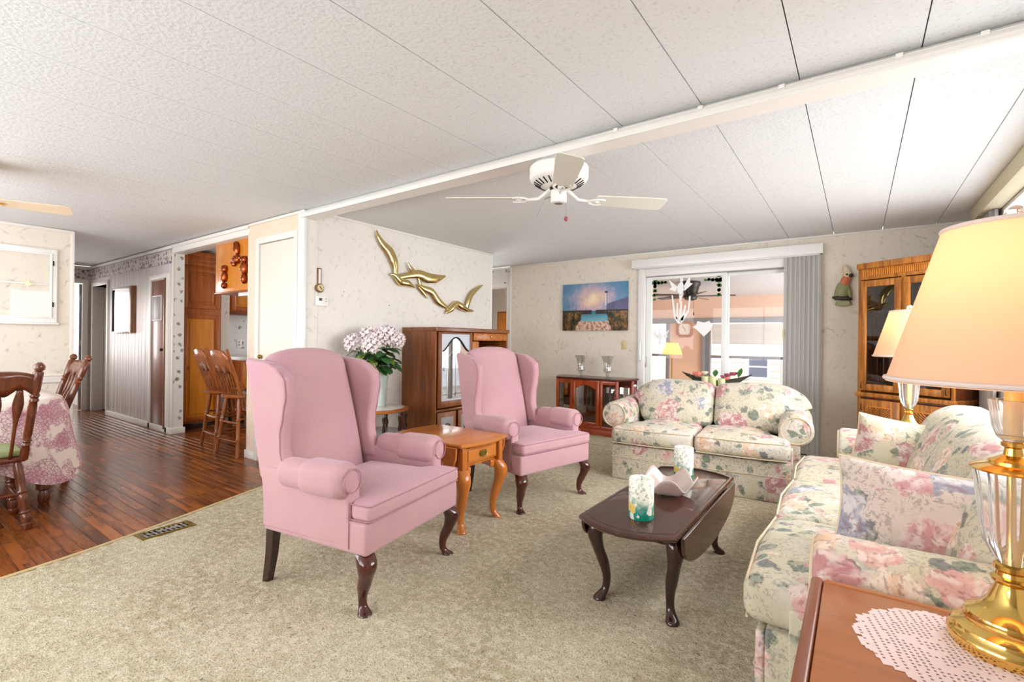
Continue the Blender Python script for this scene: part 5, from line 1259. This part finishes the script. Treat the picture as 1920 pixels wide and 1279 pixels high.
for s, x0 in ((0, .032), (1, Wh/2+.010)):
    x1 = x0+Wh/2-.042; st_ = .052
    d = MB().rbox(x0, x0+st_, -.020, -.002, .785, Hh-.165, .004).rbox(x1-st_, x1, -.020, -.002, .785, Hh-.165, .004).rbox(x0+st_, x1-st_, -.020, -.002, .785, .845, .004).rbox(x0+st_, x1-st_, -.020, -.002, Hh-.225, Hh-.165, .004).build('glass_door', MT['hutch_oak'], hu)
    MB().box(x0+st_, x1-st_, -.012, -.009, .845, Hh-.225).build('glass', MT['dark_cabinet_glass'], d)
    MB().tube([(x1-.018 if s else x0+.018, -.020, .80), (x1-.018 if s else x0+.018, -.030, .815), (x1-.018 if s else x0+.018, -.030, .845), (x1-.018 if s else x0+.018, -.020, .86)], .004, 6).build('pull', MT['pull_dark'], d)
    d2_ = MB().rbox(x0, x1, -.020, -.002, .075, .705, .004).build('door', MT['hutch_oak'], hu)
    MB().rbox(x0+.058, x1-.058, -.026, -.018, .135, .645, .003).build('panel_rim', MT['kitchen_oak_light'], d2_)
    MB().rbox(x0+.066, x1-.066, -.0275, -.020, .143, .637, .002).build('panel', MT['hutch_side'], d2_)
    cxm = (x0+x1)/2; hwid = (x1-x0)/2-.070
    for q in range(26):   # diagonal reeds
        zc0 = .16+q*.022
        a_, b_ = (cxm-hwid, zc0), (cxm+hwid, zc0+(2*hwid)*(-.9 if s else .9))
        pts = []
        for f in (0, 1):
            px, pz = (a_, b_)[f]; pts.append([px, pz])
        (ax, az), (bx, bz) = pts
        lo, hi = .147, .633
        def clipz(ax, az, bx, bz):
            if az == bz: return None
            t0, t1 = 0.0, 1.0; dz = bz-az
            for lim, sg in ((lo, 1), (hi, -1)):
                f0 = sg*(az-lim); f1 = sg*(bz-lim)
                if f0 < 0 and f1 < 0: return None
                if f0 < 0: t0 = max(t0, f0/(f0-f1))
                elif f1 < 0: t1 = min(t1, f0/(f0-f1))
            return None if t1-t0 < .05 else (ax+(bx-ax)*t0, az+dz*t0, ax+(bx-ax)*t1, az+dz*t1)
        r_ = clipz(ax, az, bx, bz)
        if r_: MB().tube([(r_[0], -.0275, r_[1]), (r_[2], -.0275, r_[3])], .0065, 5).build('reed', MT['hutch_oak'], d2_)
    MB().tube([(x1-.02 if s else x0+.02, -.020, .60), (x1-.02 if s else x0+.02, -.030, .615), (x1-.02 if s else x0+.02, -.030, .645), (x1-.02 if s else x0+.02, -.020, .66)], .004, 6).build('pull', MT['pull_dark'], d2_)
H33 = hu.matrix_basis.copy()
def in_hutch(x, y, z): 
    a = radians(-33); return (x*cos(a)-y*sin(a), 5.55+x*sin(a)+y*cos(a), z)
pl = thing('glass_platter', 'shallow clear glass platter on the upper hutch shelf', 'platter', in_hutch(.20, .20, 1.476))
MB().lathe([(.05,0),(.06,.004),(.13,.022),(.155,.030),(.15,.034),(.12,.026),(.05,.010)], 28).build('dish', MT['frost'], pl)
pl = thing('glass_bird', 'small frosted glass swan on the lower hutch shelf', 'figurine', in_hutch(.20, .14, 1.156))
MB().tube([(-.09,0,.05),(-.03,0,.03),(.03,0,.03),(.06,0,.07),(.05,0,.12),(.08,0,.14)], [.004,.03,.03,.012,.009,.004], 8).build('body', MT['frost'], pl)
pl = thing('glass_pitcher', 'frosted glass pitcher on the upper shelf behind the lamp shade', 'pitcher', in_hutch(.53, .18, 1.476))
MB().lathe([(.04,0),(.055,.02),(.06,.08),(.045,.14),(.05,.19)], 20).build('body', MT['frost'], pl)
MB().tube([(.05,0,.15),(.10,0,.14),(.10,0,.07),(.055,0,.05)], .006, 6).build('handle', MT['frost'], pl)
# drapes and valance at the end window
dp = thing('window_drape', 'grey pleated drape gathered at the hutch side of the end window', 'drape', (XR-.05, 0, 0))
o = MB().grid(lambda u, v: (.022*sin(u*2*pi*5)-.0, 5.03+.35*u, .25+1.98*v), 84, 2).build('panel', MT['drape_grey'], dp, 60); so = o.modifiers.new('thick', 'SOLIDIFY'); so.thickness = .003
vl = thing('window_valance', 'beige fabric valance strip above the end window', 'valance', (XR-.06, 0, 0))
MB().rbox(-.05, .055, 1.9, 5.56, 2.235, 2.352, .006).build('board', MT['valance_beige'], vl)
# ---------------------------------------------------------------- ceiling fan on the beam
fn = thing('ceiling_fan', 'white ceiling fan mounted on the ridge beam', 'ceiling fan', (-1.455, 2.490, 2.268))
MB().lathe([(.10,0),(.105,-.020),(.160,-.026),(.174,-.040),(.174,-.098),(.168,-.112),(.150,-.122),(.115,-.142),(.08,-.152),(.045,-.154)], 40).build('motor_housing', MT['fan_white'], fn)
for k in range(26):
    a = 2*pi*k/26
    M = Matrix.Rotation(a, 4, 'Z')
    MB(M).tube([(.108,0,-.1475),(.148,0,-.1245)], .0042, 5).build('vent_slot', MT['black'], fn)
MB().lathe([(.05,-.15),(.055,-.155),(.055,-.168),(.042,-.172)], 24).build('rotor', MT['black'], fn)
MB().lathe([(.046,-.168),(.047,-.18),(.045,-.185),(.047,-.19),(.048,-.234),(.042,-.243),(.03,-.246)], 28).build('switch_housing', MT['fan_white'], fn)
MB().lathe([(.026,-.2465),(.026,-.2485)], 20).build('cap', MT['steel'], fn)
for a in (213, 45, -55):
    A = Matrix.Rotation(radians(a), 4, 'Z')
    br = MB(A).tube([(.05,0,-.164),(.085,0,-.190),(.12,0,-.218),(.20,0,-.224)], [.012,.011,.010,.008], 8)
    br.tube([(.18,0,-.225),(.20,.035,-.225),(.245,.05,-.226),(.275,.04,-.226)], .006, 6).tube([(.18,0,-.225),(.20,-.035,-.225),(.245,-.05,-.224),(.275,-.04,-.224)], .006, 6).tube([(.20,0,-.225),(.225,.012,-.225),(.25,0,-.225),(.225,-.012,-.225)], .005, 6, closed=True)
    b = br.build('blade_bracket', MT['fan_white'], fn)
    out = [(.225,-.048),(.23,-.055),(.60,-.070),(.655,-.066),(.668,-.050),(.668,.050),(.655,.066),(.60,.070),(.23,.055),(.225,.048)]
    M = A @ Matrix.Translation((0,0,-.215)) @ Matrix.Rotation(radians(-13), 4, 'X')
    MB(M).prism(out, 'z', -.003, .003).build('blade', MT['fan_blade_white'], fn, 0, bevel=.002)
MB().cyl((.032,.030,-.225), (.034,.032,-.325), .0014, n=5).build('pull_chain', MT['steel'], fn)
MB().lathe([(.003,-.352),(.011,-.344),(.013,-.335),(.008,-.325),(.003,-.322)], 12, .034, .032).build('chain_knob', MT['rose_knob'], fn)
MB().tube([(-.04,-.02,-.205),(-.07,-.035,-.215),(-.078,-.04,-.23)], .004, 6).tube([(-.078,-.04,-.23),(-.115,-.06,-.325)], .0011, 4).build('wire_stub', MT['steel'], fn)
# ---------------------------------------------------------------- dining corner
def turned(mb, p0, p1, prof, n=12):
    """lathe-turned member between two points; prof = (t, r)"""
    P0, P1 = Vector(p0), Vector(p1)
    return mb.tube([tuple(P0.lerp(P1, t)) for t, r in prof], [r for t, r in prof], n)
LEGP = [(0,.017),(.04,.020),(.10,.023),(.30,.024),(.42,.020),(.45,.026),(.48,.020),(.51,.027),(.56,.024),(.66,.026),(.72,.021),(.745,.028),(.77,.021),(.80,.026),(.86,.027),(.90,.020),(.92,.027),(.98,.024),(1,.019)]
POSTP = [(0,.022),(.05,.022),(.10,.023),(.14,.019),(.16,.025),(.18,.019),(.20,.025),(.22,.019),(.26,.021),(.55,.023),(.60,.019),(.62,.026),(.645,.019),(.67,.026),(.69,.020),(.72,.024),(.90,.026),(.92,.016),(.94,.028),(.97,.028),(1,.012)]
def dining_chair(label, loc, rz):
    c = thing('dining_chair', label, 'chair', loc, rz, 'turned dining chairs'); m = MT['dining_wood']
    MB().rbox(-.205, .215, -.215, .215, .415, .450, .016, 3, 4, lambda a, b, cc, o: (o[0]-.01*b*b*a, o[1]*(1+.06*a), o[2])).build('seat', m, c)
    MB().rbox(-.19, .205, -.195, .195, .450, .490, .020, 3, 4, lambda a, b, cc, o: (o[0], o[1]*(1+.06*a), o[2]+(.014*(1-a*a)*(1-b*b) if cc > 0 else 0))).build('seat_pad', MT['seat_green'], c)
    for s in (-1, 1):
        turned(MB(), (.17, s*.165, .42), (.205, s*.205, 0), LEGP).build('leg', m, c)
        turned(MB(), (-.165, s*.160, .42), (-.235, s*.200, 0), LEGP).build('leg', m, c)
        turned(MB(), (-.185, s*.185, .43), (-.375, s*.222, 1.035), POSTP).build('back_post', m, c)
        turned(MB(), (.185, s*.18, .19), (-.20, s*.18, .17), [(0,.008),(.2,.011),(.4,.010),(.45,.015),(.5,.012),(.55,.015),(.6,.010),(.8,.011),(1,.008)], 10).build('stretcher', m, c)
    turned(MB(), (.0, -.18, .18), (.0, .18, .18), [(0,.008),(.3,.012),(.5,.016),(.7,.012),(1,.008)], 10).build('stretcher', m, c)
    turned(MB(), (-.205, -.18, .22), (-.205, .18, .22), [(0,.008),(.3,.011),(.44,.011),(.5,.017),(.56,.011),(.7,.011),(1,.008)], 10).build('stretcher', m, c)
    def rail(u, v):
        b = -1+2*u
        top = .985-.03*abs(b)**4+.0; bot = .860+.022*cos(3*pi*b)-.0
        z = bot+(top-bot)*v
        return (-.185-.19*(z-.43)/.605-.02*(1-b*b), b*.212, z)
    o = MB().grid(rail, 28, 3).build('crest_rail', m, c, 60); so = o.modifiers.new('thick', 'SOLIDIFY'); so.thickness = .026; so.offset = 0
    for k in range(4):
        y = -.125+.0833*k
        o = MB().grid(lambda u, v, y=y: (-.182-.195*(v*.44)/.605-.014, y*(1+.15*v)+(u-.5)*(.016+.034*math.exp(-((v-.78)/.18)**2)), .44+.44*v), 2, 14).build('back_slat', m, c, 60); so = o.modifiers.new('thick', 'SOLIDIFY'); so.thickness = .012; so.offset = 0
    return c
dining_chair('brown turned dining chair with green seat pad at the table side by the carpet', (-4.40, .49, 0), 180)
dining_chair('brown turned dining chair at the table end towards the hall', (-5.60, .885, 0), -90)
dt = thing('dining_table', 'oval dining table on turned legs under the lace cloth', 'table', (-5.33, .15, 0))
MB().lathe([(1.0,.715),(1.0,.742)], 40, sq=lambda a, z: 1/((abs(cos(a))/.74)**5+(abs(sin(a))/.84)**5)**.2).build('table_top', MT['dining_wood'], dt)
MB().rbox(-.60, .60, -.70, .70, .63, .715, .004).build('apron', MT['dining_wood'], dt)
for sx in (-1, 1):
    for sy in (-1, 1):
        m = MB(); turned(m, (sx*.57, sy*.70, .63), (sx*.57, sy*.72, 0), [(0,.034),(.2,.034),(.24,.024),(.28,.038),(.5,.040),(.58,.028),(.62,.040),(.66,.030),(.70,.042),(.84,.042),(.86,.026),(.90,.034),(.97,.036),(1,.026)], 12); m.build('leg', MT['dining_wood'], dt)
tc = thing('tablecloth', 'cream and pink lace tablecloth draped over the dining table', 'tablecloth', (-5.33, .15, 0))
def clothf(u, v):
    a = 2*pi*u
    R = 1/((abs(cos(a))/.75)**5+(abs(sin(a))/.85)**5)**.2
    if v <= .5: 
        q = v/.5; return (R*q*cos(a), R*q*sin(a), .748)
    q = (v-.5)/.5
    corner = max(0.0, abs(sin(2*a)))**3
    drop = .215+.36*corner
    fl_ = .030*sin(14*a)*q*(1-.5*corner)+.11*q*corner+.012
    e = min(1.0, q*6)
    return ((R+fl_+.012*e)*cos(a), (R+fl_+.012*e)*sin(a), .748-.012*e-drop*q)
o = MB().grid(clothf, 168, 22, wrapu=True).build('cloth', MT['cloth_lace'], tc, 80)
# wall niche cabinet on the dining wall
nc = thing('niche_cabinet', 'white framed glass door cabinet with gold emblem on the dining wall', 'cabinet', (-6.87, 0, 0))
MB().rbox(0, .030, .72, .775, 1.335, 2.10, .004).rbox(0, .030, 1.285, 1.335, 1.335, 2.10, .004).rbox(0, .030, .775, 1.285, 2.045, 2.10, .004).rbox(0, .030, .775, 1.285, 1.335, 1.390, .004).build('face_frame', MT['white_gloss'], nc)
MB().rbox(0, .055, .70, 1.345, 1.315, 1.335, .004).build('sill', MT['white_gloss'], nc)
MB().box(.001, .004, .775, 1.285, 1.39, 2.045).build('back', MT['wallpaper'], nc)
MB().rbox(.004, .026, .775, 1.285, 1.722, 1.738, .002).build('shelf', MT['white_gloss'], nc)
gd = MB().rbox(.030, .040, .765, .785, 1.38, 2.055, .002).rbox(.030, .040, 1.275, 1.295, 1.38, 2.055, .002).rbox(.030, .040, .785, 1.275, 2.035, 2.055, .002).rbox(.030, .040, .785, 1.275, 1.38, 1.40, .002).build('glass_door', MT['white_gloss'], nc)
MB().box(.034, .036, .785, 1.275, 1.40, 2.035).build('glass', MT['pane'], gd)
em = MB()
for a in range(8):
    L = .046 if a % 2 == 0 else .028
    M = Matrix.Translation((.0375, 1.11, 1.725)) @ Matrix.Rotation(a*pi/4, 4, 'X')
    MB(M).prism([(0,0),(.006,L*.4),(0,L),(-.006,L*.4)], 'x', 0, .0015).build('emblem_ray', MT['gold_foil'], gd, 0)
for z in (1.50, 1.93): MB().rbox(.030, .038, 1.297, 1.310, z, z+.05, .003).build('hinge', MT['dark_bronze'], nc)
# dining ceiling fan, mostly out of the picture
df = thing('dining_fan', 'cream bladed ceiling fan over the dining table', 'ceiling fan', (-4.63, .47, 2.315))
MB().lathe([(.11,0),(.13,-.03),(.13,-.12),(.10,-.16),(.05,-.18),(.045,-.26),(.07,-.28),(.06,-.32)], 28).build('motor_housing', MT['brass'], df)
for a in (72, 164, 252, 344):
    A = Matrix.Rotation(radians(a), 4, 'Z')
    MB(A).tube([(.05,0,-.19),(.10,0,-.245),(.17,0,-.25)], .009, 8).build('blade_bracket', MT['brass'], df)
    M = A @ Matrix.Translation((0,0,-.245)) @ Matrix.Rotation(radians(-14), 4, 'X')
    MB(M).prism([(.13,-.05),(.46,-.066),(.50,-.05),(.50,.05),(.46,.066),(.13,.05)], 'z', -.003, .003).build('blade', MT['fan_blade_cream'], df, 0)
# hall mirror
hm = thing('hall_mirror', 'rectangular brown framed mirror on the hall wall', 'mirror', (-8.55, YM, 1.58))
MB().rbox(-.42, -.40, -.05, 0, -.325, .325, .003).build('frame', MT['black'], hm)
MB().rbox(.34, .42, -.06, 0, -.325, .325, .003).build('frame', MT['frame_brown'], hm)
MB().rbox(-.40, .34, -.05, 0, .30, .325, .003).build('frame', MT['frame_grey'], hm)
MB().rbox(-.40, .34, -.05, 0, -.325, -.305, .003).build('frame', MT['frame_brown'], hm)
MB().box(-.40, .34, -.035, -.03, -.305, .30).build('glass', MT['mirror'], hm)
# floor register in the carpet
rg = thing('floor_register', 'brass floor vent set in the carpet edge', 'floor vent', (-3.462, 1.185, .004), 3)
MB().rbox(-.062, -.042, -.145, .145, 0, .010, .003).rbox(.042, .062, -.145, .145, 0, .010, .003).rbox(-.042, .042, -.145, -.118, 0, .010, .003).rbox(-.042, .042, .118, .145, 0, .010, .003).build('rim', MT['old_brass'], rg)
MB().box(-.042, .042, -.118, .118, -.002, .002).build('duct', MT['black'], rg)
gm = MB()
for k in range(9):
    y = -.105+.02625*k
    gm.tube([(-.042, y-.012, .006), (0, y, .006), (.042, y-.012, .006)], .0022, 4).tube([(-.042, y, .006), (0, y-.014, .006), (.042, y, .006)], .0022, 4)
gm.rbox(-.004, .004, -.118, .118, .003, .008, .001)
o = gm.build('grille', MT['steel'], rg); o['kind'] = 'stuff'
# ---------------------------------------------------------------- kitchen
pa = thing('pantry_cabinet', 'tall oak pantry cabinet at the end of the kitchen', 'cabinet', (-7.05, 2.535, 0))
MB().rbox(-.59, 0, 0, .50, .08, 2.33, .003).build('body', MT['kitchen_oak'], pa)
MB().rbox(-.59, -.05, 0, .50, 0, .08, .002).build('toe_kick', MT['mahogany_leg'], pa)
def raised(x, y0, y1, z0, z1, parent, name='door', fm='kitchen_oak', pm_='kitchen_oak_light'):
    d = MB().rbox(x, x+.02, y0, y0+.055, z0, z1, .004).rbox(x, x+.02, y1-.055, y1, z0, z1, .004).rbox(x, x+.02, y0+.055, y1-.055, z0, z0+.055, .004).rbox(x, x+.02, y0+.055, y1-.055, z1-.055, z1, .004).build(name, MT[fm], parent)
    MB().rbox(x+.002, x+.012, y0+.055, y1-.055, z0+.055, z1-.055, .003).rbox(x+.008, x+.020, y0+.085, y1-.085, z0+.085, z1-.085, .008, 2).build('panel', MT[pm_], d)
    return d
raised(0, .03, .47, .11, 1.50, pa); raised(0, .03, .47, 1.58, 2.11, pa, pm_='kitchen_oak'); raised(0, .03, .47, 2.14, 2.32, pa, pm_='kitchen_oak')
MB().rbox(0, .016, .03, .47, .78, .835, .003).build('mid_rail', MT['kitchen_oak'], pa)
oc_ = thing('overhead_cabinet', 'honey oak cabinet hanging over the breakfast bar', 'cabinet', (0, 2.47, 0))
MB().rbox(-5.89, -5.0, 0, .33, 1.70, 2.30, .003).build('body', MT['kitchen_oak_light'], oc_)
MB().rbox(-5.905, -5.0, -.008, .34, 1.69, 1.705, .004).build('bottom_trim', MT['kitchen_oak'], oc_)
MB().rbox(-5.46, -5.02, .05, .17, 1.652, 1.69, .005).build('light_fixture', MT['white_gloss'], oc_)
def mold(name, label, loc, shapes):
    t_ = thing(name, label, 'copper mold', loc, 0, 'copper molds on the oak cabinet')
    for (nm, c, r, rot) in shapes:
        M = Matrix.Translation(c) @ Matrix.Rotation(radians(rot), 4, 'Y') @ Matrix.Diagonal((r[0]*.8, r[1], r[2]*.9, 1))
        m = MB(M); n = 8
        m.lathe([(sin(pi*k/n) if 0 < k < n else .001, -cos(pi*k/n)) for k in range(n+1)], 14, capb=False, capt=False, sq=lambda a, z: 1+.2*sin(5*a+6*z)+.12*sin(9*z))
        m.build(nm, MT['copper'], t_, 60)
mold('copper_mold', 'slender copper mold shaped like a totem at the free edge of the oak cabinet', (-5.635, 2.47, 1.86), [('head',(0,-.02,.09),(.055,.03,.05),0),('body',(0,-.02,0),(.05,.03,.065),10),('foot',(0,-.02,-.09),(.045,.03,.04),0)])
mold('copper_mold', 'upper copper mold shaped like a rooster on the oak cabinet', (-5.36, 2.47, 2.06), [('tail',(.0,-.02,.09),(.05,.03,.085),-15),('body',(.0,-.02,-.03),(.085,.035,.055),0),('foot',(-.07,-.02,-.07),(.05,.025,.03),20)])
mold('copper_mold', 'copper mold shaped like a pineapple next to the closet wall', (-5.19, 2.47, 1.905), [('crown',(0,-.02,.11),(.05,.03,.045),0),('body',(0,-.02,.02),(.07,.035,.075),0),('stem',(.0,-.02,-.09),(.045,.03,.06),0)])
bb = thing('breakfast_bar', 'breakfast bar with white counter and brown panelled front', 'counter', (0, 2.56, 0))
MB().rbox(-5.72, -5.0, -.05, .55, .955, .995, .008, 2).build('countertop', MT['counter_white'], bb)
MB().rbox(-5.34, -5.0, .10, .55, .0, .955, .003).build('base_panel', MT['hutch_side'], bb)
MB().rbox(-5.70, -5.66, .25, .29, 0, .955, .003).build('support_post', MT['kitchen_oak'], bb)
for k in range(4):
    y0 = 3.262+.645*k
    kc = thing('base_cabinet', ('oak base cabinet next to the wallpapered pier', 'second oak base cabinet from the wallpapered pier', 'third oak base cabinet from the wallpapered pier', 'oak base cabinet at the far end of the worktop')[k], 'cabinet', (-7.645, y0, 0), 0, 'kitchen base cabinets')
    MB().rbox(0, .58, 0, .643, .09, .90, .003).build('body', MT['kitchen_oak'], kc)
    MB().rbox(0, .52, 0, .643, 0, .09, .002).build('toe_kick', MT['mahogany_leg'], kc)
    raised(.58, .03, .615, .12, .86, kc)
    ku = thing('wall_cabinet', ('oak wall cabinet next to the wallpapered pier above the outlet', 'second oak wall cabinet from the wallpapered pier', 'third oak wall cabinet from the wallpapered pier', 'oak wall cabinet at the far end of the backsplash')[k], 'cabinet', (-7.645, y0, 0), 0, 'kitchen wall cabinets')
    MB().rbox(0, .32, 0, .643, 1.585, 2.33, .003).build('body', MT['kitchen_oak'], ku)
    MB().rbox(0, .33, 0, .643, 1.54, 1.585, .003).build('light_rail', MT['hutch_side'], ku)
    raised(.32, .02, .62, 1.60, 2.30, ku)
wt = thing('kitchen_worktop', 'white kitchen worktop with low upstand under the floral backsplash', 'worktop', (-7.645, 3.262, 0))
MB().rbox(0, .62, 0, 2.58, .90, .94, .008, 2).build('slab', MT['counter_white'], wt)
MB().rbox(0, .02, 0, 2.58, .94, 1.04, .004).build('upstand', MT['counter_white'], wt)
ol = thing('wall_outlet', 'white electrical outlet on the floral backsplash', 'outlet', (-7.65, 3.55, 1.115))
MB().rbox(0, .008, -.035, .035, -.055, .055, .002).build('plate', MT['white_gloss'], ol)
for z in (-.022, .022): MB().rbox(.007, .0095, -.014, .014, z-.012, z+.012, .003).build('socket', MT['frame_grey'], ol)
# bar stools facing the bar (+y), pressed backs
def bar_stool(label, loc, rz):
    c = thing('bar_stool', label, 'stool', loc, rz, 'oak bar stools at the breakfast bar'); m = MT['stool_oak']
    MB().lathe([(.195,.590),(.210,.598),(.212,.615),(.20,.626),(.12,.620),(.02,.616)], 32).build('seat', m, c)
    LP = [(0,.015),(.08,.020),(.25,.022),(.36,.017),(.38,.023),(.40,.017),(.42,.023),(.45,.018),(.60,.020),(.68,.016),(.70,.022),(.72,.016),(.90,.018),(1,.016)]
    for sx in (-1, 1):
        for sy in (-1, 1): turned(MB(), (sx*.115, sy*.115, .592), (sx*.195, sy*.175, 0), LP).build('leg', m, c)
    for z, k in ((.16, .176), (.34, .155)):
        for sy in (-1, 1): turned(MB(), (-k, sy*k*.93, z), (k, sy*k*.93, z), [(0,.008),(.3,.012),(.5,.013),(.7,.012),(1,.008)], 8).build('rung', m, c)
        for sx in (-1, 1): turned(MB(), (sx*k, -k*.93, z+.04), (sx*k, k*.93, z+.04), [(0,.008),(.3,.012),(.5,.013),(.7,.012),(1,.008)], 8).build('rung', m, c)
    for s in (-1, 1):
        MB().tube([(s*.150, -.115, .615), (s*.165, -.165, .76), (s*.172, -.225, .92), (s*.178, -.275, 1.085)], [.017,.018,.019,.013], 8).build('back_post', m, c)
        MB().tube([(s*.150, -.02, .615), (s*.170, -.10, .70), (s*.168, -.19, .80)], [.012,.012,.011], 8).build('arm_brace', m, c)
    def pan(u, v):
        b = -1+2*u; z0 = .855+.012*cos(3*pi*b); z1 = 1.045+.035*cos(pi*b/2)-.03*(abs(b) > .75)
        z = z0+(z1-z0)*v; return (b*.168, -.115-.165*(z-.615)/.47-.012*(1-b*b), z)
    o = MB().grid(pan, 20, 3).build('pressed_back', m, c, 60); so = o.modifiers.new('thick', 'SOLIDIFY'); so.thickness = .018; so.offset = 0
    for k in range(5):
        x = -.10+.05*k
        turned(MB(), (x*.85, -.125, .615), (x, -.20, .865), [(0,.006),(.25,.010),(.4,.006),(.5,.011),(.6,.006),(.75,.010),(1,.006)], 8).build('spindle', m, c)
    return c
bar_stool('carved back oak bar stool nearer the cream closet door', (-5.20, 2.47, 0), 4)
bar_stool('carved back oak bar stool nearer the tall pantry', (-5.74, 2.53, 0), -3)
